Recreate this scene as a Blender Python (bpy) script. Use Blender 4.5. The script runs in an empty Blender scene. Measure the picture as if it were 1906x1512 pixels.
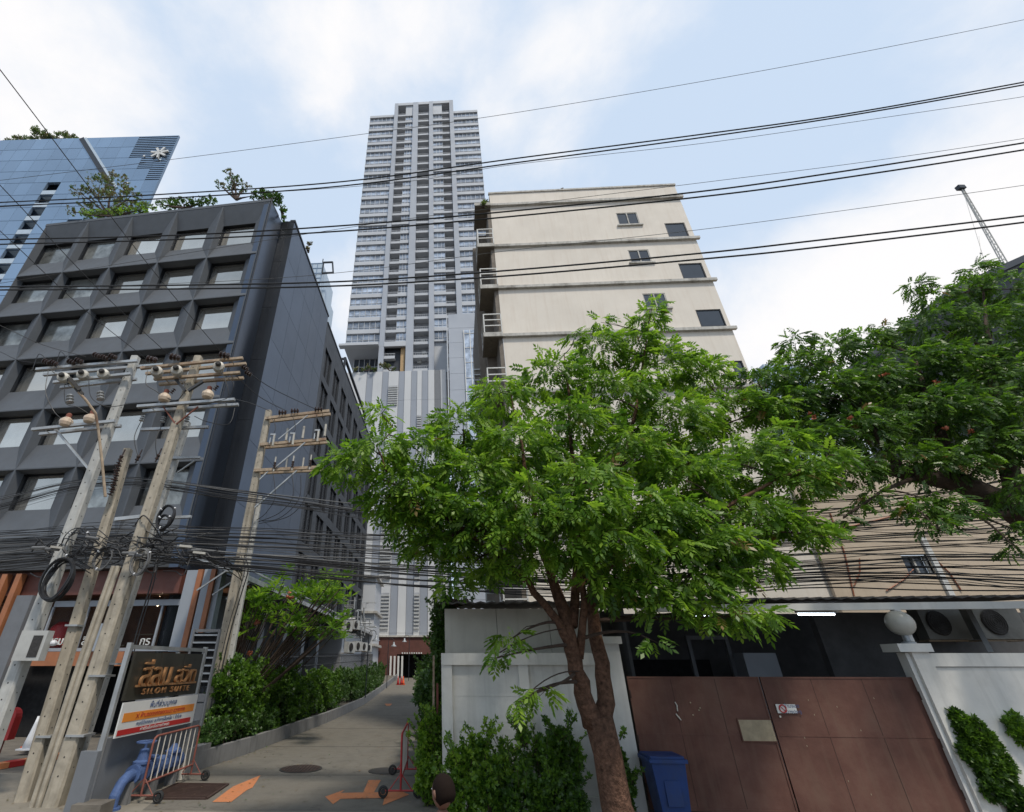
import bpy, math, random
import numpy as np
from mathutils import Vector, Matrix
random.seed(7); RNG = np.random.default_rng(7)
C = bpy.context.scene.collection
# ---------------------------------------------------------------- camera
EYE = Vector((0, 0, 2.5)); FOC = 860.0; PX, PY = 800.0, 756.0; TH = math.atan(479 / 860)
cam = bpy.data.cameras.new('camera'); camo = bpy.data.objects.new('camera', cam); C.objects.link(camo)
cam.sensor_fit = 'HORIZONTAL'; cam.sensor_width = 36; cam.lens = FOC / 1906 * 36
cam.shift_x = (953 - PX) / 1906; cam.clip_start = .05; cam.clip_end = 4000
camo.location = EYE; camo.rotation_euler = (math.pi / 2 + TH, 0, 0)
bpy.context.scene.camera = camo
def ray(px, py):
    a, b = (px - PX) / FOC, (PY - py) / FOC
    return Vector((a, math.cos(TH) - b * math.sin(TH), math.sin(TH) + b * math.cos(TH)))
def at(px, py, Y, k=0.0):          # where the sight line meets the upright plane  y = Y + k*x
    d = ray(px, py); t = Y / (d.y - k * d.x); return EYE + d * t
def ground(px, py, z=0.0):
    d = ray(px, py); return EYE + d * ((z - EYE.z) / d.z)
# ---------------------------------------------------------------- world, sun, exposure
SUN_EL, SUN_AZ = math.radians(58), math.radians(150)     # azimuth measured from +Y towards +X
sc = bpy.context.scene
sc.view_settings.view_transform = 'Standard'; sc.view_settings.look = 'None'
sc.view_settings.exposure = 0.0; sc.view_settings.gamma = 1.0; sc.view_settings.use_curve_mapping = False
w = bpy.data.worlds.new('World'); sc.world = w; w.use_nodes = True
nt = w.node_tree; nt.nodes.clear(); N = nt.nodes.new; Lk = nt.links.new
out = N('ShaderNodeOutputWorld'); bg = N('ShaderNodeBackground'); bg.inputs[1].default_value = 0.1
sky = N('ShaderNodeTexSky'); sky.sky_type = 'NISHITA'; sky.sun_disc = False
sky.sun_elevation = SUN_EL; sky.sun_rotation = SUN_AZ; sky.air_density = 1.2; sky.dust_density = 2.5
tc = N('ShaderNodeTexCoord')
def mth(op, a, b=None, clamp=False):
    m = N('ShaderNodeMath'); m.operation = op; m.use_clamp = clamp
    for i, s in enumerate((a, b)):
        if s is None: continue
        if isinstance(s, (int, float)): m.inputs[i].default_value = s
        else: Lk(s, m.inputs[i])
    return m.outputs[0]
def mixc(f, a, b):
    m = N('ShaderNodeMix'); m.data_type = 'RGBA'
    for i, s in ((0, f), (6, a), (7, b)):
        if isinstance(s, (int, float)): m.inputs[i].default_value = s
        elif isinstance(s, tuple): m.inputs[i].default_value = (*s, 1)
        else: Lk(s, m.inputs[i])
    return m.outputs[2]
# veil of bright humid haze over the blue, then cumulus
veil = mixc(0.90, sky.outputs[0], (6.6, 7.95, 9.8))
def noise(scale, detail, rough, z, dist=0.0):
    mp = N('ShaderNodeMapping'); mp.inputs['Location'].default_value = (z, z * .7, z * 1.3); mp.inputs['Scale'].default_value = (1, 1, 1.25)
    Lk(tc.outputs['Generated'], mp.inputs[0])
    n = N('ShaderNodeTexNoise'); n.inputs['Scale'].default_value = scale; n.inputs['Detail'].default_value = detail
    n.inputs['Roughness'].default_value = rough; n.inputs['Distortion'].default_value = dist
    Lk(mp.outputs[0], n.inputs[0]); return n.outputs[0]
n1 = noise(2.6, 9, .55, 3.1, .3); n2 = noise(7.0, 8, .6, 9.4, .2)
field = mth('ADD', mth('MULTIPLY', n1, .75), mth('MULTIPLY', n2, .35))
def bump_at(px, py, width, gain):   # a cloud bank standing in this direction of the sky
    d = ray(px, py).normalized()
    v = N('ShaderNodeVectorMath'); v.operation = 'DISTANCE'; Lk(tc.outputs['Generated'], v.inputs[0]); v.inputs[1].default_value = d
    s = mth('SUBTRACT', 1.0, mth('DIVIDE', v.outputs['Value'], width), True)
    return mth('MULTIPLY', s, gain)
for b in ((40, 60, .45, .14), (60, 230, .25, .26), (330, 20, .28, .16), (600, 90, .24, .22), (620, 190, .16, .12), (770, 60, .26, .22), (1030, 110, .22, .24), (1220, 10, .2, .16),
          (1800, 470, .42, .34), (1500, 640, .30, .26), (1850, 250, .30, .08), (1450, 330, .25, -.12), (1600, 60, .35, -.08), (360, 330, .22, .10), (430, 180, .32, -.16), (420, 300, .3, -.1), (1350, 230, .35, -.10), (640, 560, .2, .20)):
    field = mth('ADD', field, bump_at(*b))
mr = N('ShaderNodeMapRange'); mr.interpolation_type = 'SMOOTHSTEP'; Lk(field, mr.inputs[0])
mr.inputs[1].default_value = .55; mr.inputs[2].default_value = .95
col = mixc(mth('MULTIPLY', mr.outputs[0], .95), veil, (10.3, 10.1, 10.05))
Lk(col, bg.inputs[0]); Lk(bg.outputs[0], out.inputs[0])
sun = bpy.data.lights.new('sun', 'SUN'); sun.energy = 3.0; sun.angle = math.radians(7); sun.color = (1, .92, .80)
suno = bpy.data.objects.new('sun', sun); C.objects.link(suno)
suno.rotation_euler = (math.pi / 2 - SUN_EL, 0, math.pi - SUN_AZ)
suno.location = (0, 0, 80)
# ---------------------------------------------------------------- materials
M = {}
def mat(name, color, rough=.7, metal=0.0, vary=.12, vscale=2.0, dirt=0.0, dirtcol=(.05, .045, .035), bump=0.0, bscale=40, spec=.5, streak=0.0, rnd=0.0, crack=0.0, dscale=1.1, emit=None, estr=0.0, coat=0.0):
    m = bpy.data.materials.new(name); m.use_nodes = True; t = m.node_tree; t.nodes.clear()
    O = t.nodes.new('ShaderNodeOutputMaterial'); P = t.nodes.new('ShaderNodeBsdfPrincipled'); t.links.new(P.outputs[0], O.inputs[0])
    P.inputs['Roughness'].default_value = rough; P.inputs['Metallic'].default_value = metal
    P.inputs['Specular IOR Level'].default_value = spec; P.inputs['Coat Weight'].default_value = coat
    if emit: P.inputs['Emission Color'].default_value = (*emit, 1); P.inputs['Emission Strength'].default_value = estr
    geo = t.nodes.new('ShaderNodeNewGeometry')
    def nz(scale, sc3=(1, 1, 1), detail=5, rough_=.6):
        mp = t.nodes.new('ShaderNodeMapping'); mp.inputs['Scale'].default_value = sc3; t.links.new(geo.outputs['Position'], mp.inputs[0])
        n = t.nodes.new('ShaderNodeTexNoise'); n.inputs['Scale'].default_value = scale; n.inputs['Detail'].default_value = detail; n.inputs['Roughness'].default_value = rough_
        t.links.new(mp.outputs[0], n.inputs[0]); return n.outputs[0]
    def mx(f, a, b):
        x = t.nodes.new('ShaderNodeMix'); x.data_type = 'RGBA'
        for i, s in ((0, f), (6, a), (7, b)):
            if isinstance(s, (int, float)): x.inputs[i].default_value = s
            elif isinstance(s, tuple): x.inputs[i].default_value = (*s, 1)
            else: t.links.new(s, x.inputs[i])
        return x.outputs[2]
    def rng(src, a, b, c=0., d=1.):
        r = t.nodes.new('ShaderNodeMapRange'); t.links.new(src, r.inputs[0])
        for i, v in enumerate((a, b, c, d)): r.inputs[i + 1].default_value = v
        return r.outputs[0]
    lo = tuple(max(0, c * (1 - vary)) for c in color); hi = tuple(min(1, c * (1 + vary)) for c in color)
    c = mx(rng(nz(vscale), .3, .7), lo, hi)
    if streak: c = mx(rng(nz(3.0, (2.2, 2.2, .12), 6), .50, .72, 0, streak), c, dirtcol)
    if dirt: c = mx(rng(nz(dscale, (1, 1, 1), 9, .7), .50, .68, 0, dirt), c, dirtcol)
    if crack:
        vo = t.nodes.new('ShaderNodeTexVoronoi'); vo.feature = 'DISTANCE_TO_EDGE'; vo.inputs['Scale'].default_value = crack
        ad = t.nodes.new('ShaderNodeVectorMath'); ad.operation = 'ADD'; n2 = t.nodes.new('ShaderNodeTexNoise'); n2.inputs['Scale'].default_value = 2.2; n2.inputs['Detail'].default_value = 6
        t.links.new(geo.outputs['Position'], n2.inputs[0]); t.links.new(geo.outputs['Position'], ad.inputs[0]); t.links.new(n2.outputs['Color'], ad.inputs[1]); t.links.new(ad.outputs[0], vo.inputs['Vector'])
        cr = t.nodes.new('ShaderNodeMath'); cr.operation = 'MULTIPLY'; t.links.new(rng(vo.outputs[0], .0, .012, .75, 0), cr.inputs[0]); t.links.new(rng(nz(.35, detail=2), .42, .55), cr.inputs[1])
        c = mx(cr.outputs[0], c, tuple(q * .35 for q in color))
    if rnd:
        oi = t.nodes.new('ShaderNodeObjectInfo'); hs = t.nodes.new('ShaderNodeHueSaturation'); t.links.new(c, hs.inputs['Color'])
        t.links.new(rng(oi.outputs['Random'], 0, 1, 1 - rnd, 1 + rnd), hs.inputs['Value']); c = hs.outputs[0]
    t.links.new(c, P.inputs['Base Color'])
    if bump:
        B = t.nodes.new('ShaderNodeBump'); B.inputs['Strength'].default_value = min(1, bump); B.inputs['Distance'].default_value = .02 if name != 'bark' else .06
        t.links.new(nz(bscale), B.inputs['Height']); t.links.new(B.outputs[0], P.inputs['Normal'])
    if vary and rough > .15: t.links.new(rng(nz(vscale * 3), .3, .7, rough * .85, min(1, rough * 1.15)), P.inputs['Roughness'])
    M[name] = m; return m
def leafmat(name, c1, c2, trans=.35):
    m = bpy.data.materials.new(name); m.use_nodes = True; t = m.node_tree; t.nodes.clear()
    O = t.nodes.new('ShaderNodeOutputMaterial'); P = t.nodes.new('ShaderNodeBsdfPrincipled'); T = t.nodes.new('ShaderNodeBsdfTranslucent'); X = t.nodes.new('ShaderNodeMixShader')
    g = t.nodes.new('ShaderNodeNewGeometry'); x = t.nodes.new('ShaderNodeMix'); x.data_type = 'RGBA'
    n = t.nodes.new('ShaderNodeTexNoise'); n.inputs['Scale'].default_value = .9; n.inputs['Detail'].default_value = 2; t.links.new(g.outputs['Position'], n.inputs[0])
    a = t.nodes.new('ShaderNodeMath'); a.operation = 'MULTIPLY'; a.inputs[1].default_value = .6; t.links.new(g.outputs['Random Per Island'], a.inputs[0])
    b = t.nodes.new('ShaderNodeMath'); b.operation = 'MULTIPLY_ADD'; b.inputs[1].default_value = 1.6; b.inputs[2].default_value = -.6; t.links.new(n.outputs[0], b.inputs[0])
    s = t.nodes.new('ShaderNodeMath'); s.operation = 'ADD'; s.use_clamp = True; t.links.new(a.outputs[0], s.inputs[0]); t.links.new(b.outputs[0], s.inputs[1])
    t.links.new(s.outputs[0], x.inputs[0]); x.inputs[6].default_value = (*c1, 1); x.inputs[7].default_value = (*c2, 1)
    t.links.new(x.outputs[2], P.inputs['Base Color']); P.inputs['Roughness'].default_value = .42; P.inputs['Specular IOR Level'].default_value = .45
    h = t.nodes.new('ShaderNodeHueSaturation'); h.inputs['Value'].default_value = 1.7; h.inputs['Saturation'].default_value = 1.05; t.links.new(x.outputs[2], h.inputs['Color'])
    t.links.new(h.outputs[0], T.inputs[0]); X.inputs[0].default_value = trans
    t.links.new(P.outputs[0], X.inputs[1]); t.links.new(T.outputs[0], X.inputs[2]); t.links.new(X.outputs[0], O.inputs[0]); M[name] = m
leafmat('leaf_fresh', (.034, .092, .012), (.145, .265, .026), .42)
leafmat('leaf_lime', (.10, .20, .02), (.25, .38, .045), .45)
leafmat('leaf_old', (.16, .13, .03), (.20, .10, .04), .3)
leafmat('leaf_deep', (.020, .055, .010), (.075, .145, .020), .34)
leafmat('leaf_hedge', (.022, .058, .014), (.085, .165, .03), .28)
leafmat('leaf_roof', (.05, .09, .02), (.14, .19, .05), .3)
leafmat('leaf_dry', (.09, .08, .03), (.16, .15, .07), .3)
mat('bark', (.125, .068, .045), .95, vary=.55, vscale=14, spec=.2, bump=1.0, bscale=16, dirt=.7, dirtcol=(.06, .035, .025))
mat('bark_dark', (.055, .035, .025), .9, vary=.3, vscale=8, bump=.8, bscale=25)
mat('concrete_pole', (.36, .32, .255), .85, vary=.2, vscale=5, streak=.65, dirtcol=(.14, .12, .09), bump=.25, bscale=60, dirt=.25)
mat('concrete_pole_grey', (.42, .42, .40), .85, vary=.12, vscale=5, streak=.35, dirtcol=(.15, .14, .12), bump=.25, bscale=60)
mat('hole_dark', (.03, .028, .025), .9)
mat('galv', (.42, .43, .43), .45, .6, vary=.2, dirt=.35, dirtcol=(.16, .12, .09))
mat('rusty', (.36, .28, .20), .75, .2, vary=.25, vscale=9, dirt=.7, dirtcol=(.17, .07, .035))
mat('cable', (.018, .018, .02), .55, vary=.2)
mat('cable_grey', (.12, .12, .12), .6, vary=.2)
mat('porcelain', (.04, .024, .02), .25, vary=.3)
mat('porcelain_cream', (.55, .44, .33), .35, vary=.2, dirt=.3, dirtcol=(.35, .16, .1))
mat('porcelain_white', (.42, .40, .35), .45, vary=.2, dirt=.5, dirtcol=(.2, .15, .1))
mat('rust_red', (.18, .06, .04), .8, vary=.3)
mat('coffer', (.078, .087, .10), .62, vary=.10, vscale=.8, streak=.3, dirtcol=(.09, .09, .09), bump=.06, bscale=90)
mat('coffer_band', (.045, .047, .05), .6, vary=.2)
mat('frame_black', (.02, .022, .026), .4, .3)
mat('mirror_glass', (.54, .52, .47), .06, .85, vary=.10, vscale=.6, rnd=.22, bump=.12, bscale=1.2)
mat('dark_glass', (.05, .06, .075), .06, .2, vary=.1, spec=.7, rnd=.2)
mat('dull_reflection_glass', (.24, .25, .24), .12, .6, vary=.6, vscale=1.3, rnd=.3)  # dark mottled colour stands in for patterned reflections on some panes
mat('side_metal', (.095, .115, .15), .33, .88, vary=.04, vscale=.15, streak=.15, dirtcol=(.07, .08, .10), rnd=.06)
mat('side_black', (.012, .014, .018), .35, .4, vary=.2, vscale=.6, streak=.2, dirtcol=(.04, .045, .05))
mat('wing_grey', (.040, .046, .056), .5, .3, vary=.12, vscale=.5)
mat('trim_dark', (.02, .024, .032), .5, .2)
mat('blue_glass', (.22, .31, .42), .10, .65, vary=.12, vscale=.05, rnd=.10)
mat('blue_frame', (.20, .27, .36), .4, .4)
mat('balcony_pale', (.42, .50, .58), .5, vary=.08)
mat('tower_wall', (.46, .48, .51), .75, vary=.06, vscale=.2)  # wall tone paled and blued, distance haze put into the colour
mat('tower_pier', (.35, .38, .43), .7, vary=.06, vscale=.2)  # piers lightened with the walls to suggest haze
mat('tower_glass', (.34, .38, .44), .15, .4, vary=.55, vscale=.8, rnd=.35)  # panes lightened too, lower contrast standing in for haze
mat('tower_shade', (.30, .31, .33), .8, vary=.3, vscale=.8)  # wall tone darkened for loggia shade, then paled for haze
mat('tower_warm', (.42, .28, .14), .7)
mat('podium_pale', (.52, .53, .54), .7, vary=.06, vscale=.15, streak=.12, dirtcol=(.28, .28, .28))
mat('podium_grey', (.27, .295, .34), .65, vary=.05, vscale=.15, streak=.12, dirtcol=(.17, .18, .2))
mat('podium_dark', (.16, .17, .185), .65, vary=.06)
mat('louvre', (.40, .41, .41), .6, vary=.1)
mat('brown_clad', (.10, .035, .026), .7, vary=.15, vscale=3, dirt=.3, dirtcol=(.06, .03, .02))
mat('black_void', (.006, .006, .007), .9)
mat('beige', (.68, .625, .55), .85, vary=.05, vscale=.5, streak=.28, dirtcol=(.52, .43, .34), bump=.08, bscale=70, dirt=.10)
mat('beige_annex', (.50, .41, .31), .85, vary=.08, vscale=.8, streak=.3, dirtcol=(.33, .26, .2), bump=.1, bscale=60, dirt=.15)
mat('ledge', (.47, .455, .42), .85, vary=.15, vscale=2, dirt=.65, dirtcol=(.11, .095, .08), streak=.4)
mat('beige_side_shaded', (.17, .145, .12), .9, vary=.15, streak=.3)  # beige darkened in the colour for shadow under and beside the balconies
mat('white_paint', (.58, .58, .56), .6, vary=.06, vscale=1, dirt=.25, dirtcol=(.32, .31, .29), streak=.2, bump=.05)
mat('white_wall', (.64, .625, .585), .8, vary=.08, vscale=.7, dirt=.45, dirtcol=(.42, .41, .38), streak=.5, bump=.10, bscale=50)
mat('fascia_cream', (.50, .475, .42), .8, vary=.08, vscale=1.5, dirt=.2, dirtcol=(.30, .27, .23), streak=.3)
mat('gate_brown', (.118, .056, .043), .68, .0, spec=.25, vary=.30, vscale=1.1, dirt=.6, dirtcol=(.14, .085, .062), streak=.6, bump=.4, bscale=3)
mat('gate_patch', (.30, .25, .17), .8, vary=.2, vscale=8, dirt=.5, dirtcol=(.16, .10, .07))
mat('roof_sheet', (.075, .07, .068), .7, .2, vary=.25, dirt=.4)
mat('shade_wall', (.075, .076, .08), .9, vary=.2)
mat('dark_roof', (.045, .048, .055), .6, vary=.2)
mat('ac_grimy_shaded', (.17, .17, .155), .6, vary=.15, dirt=.6)  # white casing darkened to carry the yard's shade, with grime over it
mat('ac_white', (.42, .42, .40), .55, vary=.1, dirt=.4)
mat('tube_lit', (.8, .85, 1), .4, emit=(.8, .88, 1), estr=7)
mat('bulb_lit', (1, .8, .5), .4, emit=(1, .78, .5), estr=18)
mat('bin_blue', (.010, .040, .16), .5, vary=.15, spec=.4, dirt=.5, dirtcol=(.03, .045, .09), dscale=3)
mat('orange_steel', (.34, .13, .055), .55, vary=.15, dirt=.2)
mat('fascia_red', (.13, .045, .032), .6, vary=.15)
mat('gray_render', (.15, .16, .175), .8, vary=.08, streak=.3, dirtcol=(.15, .15, .16), bump=.1)
mat('gray_panel', (.29, .32, .36), .5, vary=.05)
mat('wing_glass', (.010, .011, .014), .25, 0, vary=.1, spec=.25)
mat('warm_wood', (.15, .065, .03), .6, vary=.4, vscale=1.5)
mat('shop_glass', (.03, .032, .035), .06, .1, spec=.6)
mat('sign_black', (.045, .042, .032), .4, .2, vary=.15, streak=.3, dirtcol=(.025, .024, .02))
mat('copper', (.42, .22, .10), .4, .5, vary=.12)
mat('sign_white', (.62, .62, .60), .5, vary=.04)
mat('sign_orange', (.70, .24, .03), .5, vary=.04)
mat('sign_red', (.42, .02, .018), .5, vary=.04)
mat('ink_blue', (.04, .08, .2), .6)
mat('letter_white', (.6, .6, .58), .4)
mat('letter_red', (.4, .03, .03), .5)
mat('asphalt', (.11, .10, .085), .92, vary=.20, vscale=1.2, dirt=.4, dirtcol=(.10, .09, .075), bump=.35, bscale=120)
mat('pavement', (.215, .195, .16), .9, vary=.14, vscale=1.8, dirt=.45, dirtcol=(.17, .15, .12), bump=.3, bscale=90)
mat('earth', (.13, .115, .095), .95, vary=.3, bump=.5)
mat('kerb_concrete', (.19, .19, .19), .88, vary=.12, streak=.6, dirtcol=(.10, .10, .10), dirt=.35, bump=.25)
mat('paint_orange', (.52, .19, .075), .8, vary=.15, vscale=7, dirt=.75, dirtcol=(.20, .14, .10), dscale=7)
mat('iron', (.045, .042, .04), .7, .3, vary=.3, vscale=20, bump=.5)
mat('iron_rust', (.05, .028, .022), .8, .2, vary=.3, dirt=.4, dirtcol=(.12, .08, .06), dscale=5)
mat('red_paint', (.38, .025, .025), .45, vary=.15)
mat('rust_paint', (.22, .07, .05), .65, vary=.3, dirt=.4, dirtcol=(.12, .06, .04))
mat('bar_white', (.55, .52, .46), .6, vary=.15, dirt=.3, dirtcol=(.3, .2, .14))
mat('rubber', (.018, .018, .018), .7)
mat('valve_blue', (.065, .11, .24), .65, vary=.25, vscale=8, spec=.3, bump=.4, dscale=5, dirt=.7, dirtcol=(.04, .06, .13))
mat('cone_orange', (.65, .10, .03), .5); mat('cone_white', (.62, .63, .65), .5)
mat('skin', (.17, .085, .055), .55, vary=.08); mat('hair', (.014, .009, .007), .95, spec=.1)
mat('shirt_red', (.34, .06, .06), .8, vary=.15); mat('trousers', (.03, .035, .05), .8)
mat('flower', (.42, .13, .07), .7); mat('crane_grey', (.42, .41, .38), .6, .3)
mat('lamp_shell', (.30, .32, .34), .45, .4); mat('globe', (.45, .44, .40), .35, vary=.15, dirt=.4)
mat('copper_pipe', (.28, .10, .05), .6)
# ---------------------------------------------------------------- mesh builder
class MB:
    def __init__(s): s.v = []; s.f = []; s.m = []; s.cur = 0; s.cuts = []
    def mi(s, i): s.cur = i; return s
    def _add(s, vs, fs):
        s.cuts.append((len(s.v), len(s.f))); b = len(s.v); s.v += [tuple(v) for v in vs]
        for f in fs: s.f.append(tuple(b + i for i in f)); s.m.append(s.cur)
        return s
    def box(s, x0, x1, y0, y1, z0, z1):
        return s._add([(x0, y0, z0), (x1, y0, z0), (x1, y1, z0), (x0, y1, z0), (x0, y0, z1), (x1, y0, z1), (x1, y1, z1), (x0, y1, z1)],
                      [(0, 3, 2, 1), (4, 5, 6, 7), (0, 1, 5, 4), (1, 2, 6, 5), (2, 3, 7, 6), (3, 0, 4, 7)])
    def quad(s, *p): return s._add(p, [tuple(range(len(p)))])
    def beam(s, a, b, w, h=None, up=(0, 0, 1)):
        a, b = Vector(a), Vector(b); d = (b - a).normalized(); h = h or w
        u = Vector(up)
        if abs(d.dot(u)) > .98: u = Vector((0, 1, 0))
        sx = d.cross(u).normalized() * w / 2; sy = sx.cross(d).normalized() * h / 2
        vs = [p + q for p in (a, b) for q in (-sx - sy, sx - sy, sx + sy, -sx + sy)]
        return s._add(vs, [(0, 1, 2, 3), (7, 6, 5, 4), (0, 4, 5, 1), (1, 5, 6, 2), (2, 6, 7, 3), (3, 7, 4, 0)])
    def path(s, pts, rad, n=6, cap=True):
        pts = [Vector(p) for p in pts]; k = len(pts)
        if not hasattr(rad, '__len__'): rad = [rad] * k
        s.cuts.append((len(s.v), len(s.f))); b = len(s.v); prev = None
        for i, p in enumerate(pts):
            d = (pts[min(i + 1, k - 1)] - pts[max(i - 1, 0)]).normalized()
            if prev is None:
                u = Vector((0, 0, 1)) if abs(d.z) < .9 else Vector((1, 0, 0)); prev = d.cross(u).normalized()
            x = (prev - d * prev.dot(d)).normalized(); prev = x; y = d.cross(x)
            for j in range(n):
                a = 2 * math.pi * j / n; s.v.append(tuple(p + (x * math.cos(a) + y * math.sin(a)) * rad[i]))
        for i in range(k - 1):
            for j in range(n):
                s.f.append((b + i * n + j, b + i * n + (j + 1) % n, b + (i + 1) * n + (j + 1) % n, b + (i + 1) * n + j)); s.m.append(s.cur)
        if cap:
            s.f.append(tuple(b + j for j in range(n))[::-1]); s.m.append(s.cur)
            s.f.append(tuple(b + (k - 1) * n + j for j in range(n))); s.m.append(s.cur)
        return s
    def lathe(s, c, prof, n=12, axis=(0, 0, 1)):
        ax = Vector(axis).normalized(); c = Vector(c)
        s.cuts.append((len(s.v), len(s.f))); u = ax.orthogonal().normalized(); v = ax.cross(u); b = len(s.v); k = len(prof)
        for r, h in prof:
            for j in range(n):
                a = 2 * math.pi * j / n; s.v.append(tuple(c + ax * h + (u * math.cos(a) + v * math.sin(a)) * max(r, 1e-4)))
        for i in range(k - 1):
            for j in range(n):
                s.f.append((b + i * n + j, b + i * n + (j + 1) % n, b + (i + 1) * n + (j + 1) % n, b + (i + 1) * n + j)); s.m.append(s.cur)
        s.f.append(tuple(b + j for j in range(n))[::-1]); s.m.append(s.cur)
        s.f.append(tuple(b + (k - 1) * n + j for j in range(n))); s.m.append(s.cur)
        return s
    def torus(s, c, R, r, axis=(0, 1, 0), n=20, wob=0.0, sq=1.0, rnd=random):
        ax = Vector(axis).normalized(); u = ax.cross(Vector((0, 0, 1))).normalized() if abs(ax.z) < .9 else Vector((1, 0, 0)); v = u.cross(ax); c = Vector(c)
        pts = []
        for i in range(n + 1):
            a = 2 * math.pi * (i % n) / n; q = R
            pts.append(c + u * math.cos(a) * q * sq + v * math.sin(a) * q + ax * wob * math.sin(a * 3))
        return s.path(pts, r, 5, False)
    def prism(s, poly, z0, z1):
        k = len(poly); vs = [(x, y, z0) for x, y in poly] + [(x, y, z1) for x, y in poly]
        return s._add(vs, [tuple(range(k))[::-1], tuple(range(k, 2 * k))] + [(i, (i + 1) % k, k + (i + 1) % k, k + i) for i in range(k)])
    def mesh(s, name, mats):
        me = bpy.data.meshes.new(name); me.from_pydata(s.v, [], s.f)
        mats = mats if isinstance(mats, (list, tuple)) else [mats]
        for q in mats: me.materials.append(M[q])
        if len(mats) > 1: me.polygons.foreach_set('material_index', s.m)
        me.update(); return me
    def each(s, name, mats, parent=None, smooth=False):
        """every shape added becomes an object of its own"""
        ends = s.cuts[1:] + [(len(s.v), len(s.f))]; r = []
        for (v0, f0), (v1, f1) in zip(s.cuts, ends):
            q = MB(); q.v = s.v[v0:v1]; q.f = [tuple(i - v0 for i in f) for f in s.f[f0:f1]]; q.m = s.m[f0:f1]; r.append(q.build(name, mats, parent, smooth=smooth))
        return r
    def build(s, name, mats, parent=None, loc=(0, 0, 0), smooth=False):
        me = s.mesh(name, mats)
        if smooth: me.polygons.foreach_set('use_smooth', [True] * len(me.polygons))
        o = bpy.data.objects.new(name, me); C.objects.link(o); o.parent = parent; o.location = loc; return o
def inst(name, me, parent=None, loc=(0, 0, 0), rz=0.0, scale=(1, 1, 1)):
    o = bpy.data.objects.new(name, me); C.objects.link(o); o.parent = parent; o.location = loc; o.rotation_euler = (0, 0, rz); o.scale = scale; return o
def tag(o, label=None, cat=None, group=None, kind=None):
    if label: o['label'] = label
    if cat: o['category'] = cat
    if group: o['group'] = group
    if kind: o['kind'] = kind
    return o
def thing(name, label, cat, loc=(0, 0, 0), rz=0.0, group=None):
    o = bpy.data.objects.new(name, None); C.objects.link(o); o.location = loc; o.rotation_euler = (0, 0, rz); o.empty_display_size = .2
    return tag(o, label, cat, group)
def copy_tree(o, parent=None):
    c = o.copy(); C.objects.link(c); c.parent = parent
    for ch in [k for k in bpy.data.objects if k.parent == o]: copy_tree(ch, c)
    return c
class Frame:                           # upright facade frame: u along the wall, d behind it
    def __init__(s, ox, oy, deg): s.o = Vector((ox, oy, 0)); s.a = math.radians(deg); s.u = Vector((math.cos(s.a), math.sin(s.a), 0)); s.n = Vector((-math.sin(s.a), math.cos(s.a), 0))
    def loc(s, px, py, d=0.0):         # (u, z) where the sight line meets depth d
        r = ray(px, py); p0 = s.o + s.n * d; t = (p0 - EYE).dot(s.n) / r.dot(s.n); p = EYE + r * t
        return (p - s.o).dot(s.u), p.z
    def w(s, u, d, z): return s.o + s.u * u + s.n * d + Vector((0, 0, z))
# fast leaf meshes ------------------------------------------------
def bulk(name, V, Fq, matname, parent, midx=None):
    me = bpy.data.meshes.new(name); nv = len(V); nf, k = Fq.shape
    me.vertices.add(nv); me.vertices.foreach_set('co', V.astype(np.float32).ravel())
    me.loops.add(nf * k); me.loops.foreach_set('vertex_index', Fq.astype(np.int32).ravel())
    me.polygons.add(nf); me.polygons.foreach_set('loop_start', np.arange(0, nf * k, k, dtype=np.int32))
    mats = matname if isinstance(matname, (list, tuple)) else [matname]
    for q in mats: me.materials.append(M[q])
    if midx is not None: me.polygons.foreach_set('material_index', midx.astype(np.int32))
    me.update(calc_edges=True); o = bpy.data.objects.new(name, me); C.objects.link(o); o.parent = parent
    return o
def spray(L=.34, pairs=5, ll=.13, lw=.05, droop=.25):     # pinnate leaf: rachis along +x, leaflets in pairs and one at the tip
    V = []; F = []
    def leaflet(b, d, side):
        d = d.normalized(); s = d.cross(Vector((0, 0, 1))).normalized() * lw / 2
        mid = b + d * ll * .45; k = len(V)
        V.extend([b, mid + s - Vector((0, 0, .012)), b + d * ll - Vector((0, 0, .03)), mid - s - Vector((0, 0, .012))]); F.append((k, k + 1, k + 2, k + 3))
    for i in range(pairs):
        t = (i + 1) / (pairs + .6); b = Vector((L * t, 0, -droop * L * t * t))
        for sg in (-1, 1): leaflet(b, Vector((.55, sg * .85, -.25 - .2 * random.random())), sg)
    leaflet(Vector((L, 0, -droop * L)), Vector((1, 0, -.5)), 1)
    return np.array([tuple(v) for v in V]), np.array(F)
def tuft(k=5, ll=.07, lw=.035):                            # small simple leaves round a twig tip
    V = []; F = []
    for i in range(k):
        a = 2 * math.pi * i / k + random.random(); e = random.uniform(-.1, 1.0)
        d = Vector((math.cos(a) * math.cos(e), math.sin(a) * math.cos(e), math.sin(e))); s = d.cross(Vector((.1, .2, 1))).normalized() * lw / 2; q = len(V)
        V.extend([Vector((0, 0, 0)), d * ll * .5 + s, d * ll, d * ll * .5 - s]); F.append((q, q + 1, q + 2, q + 3))
    return np.array([tuple(v) for v in V]), np.array(F)
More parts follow.
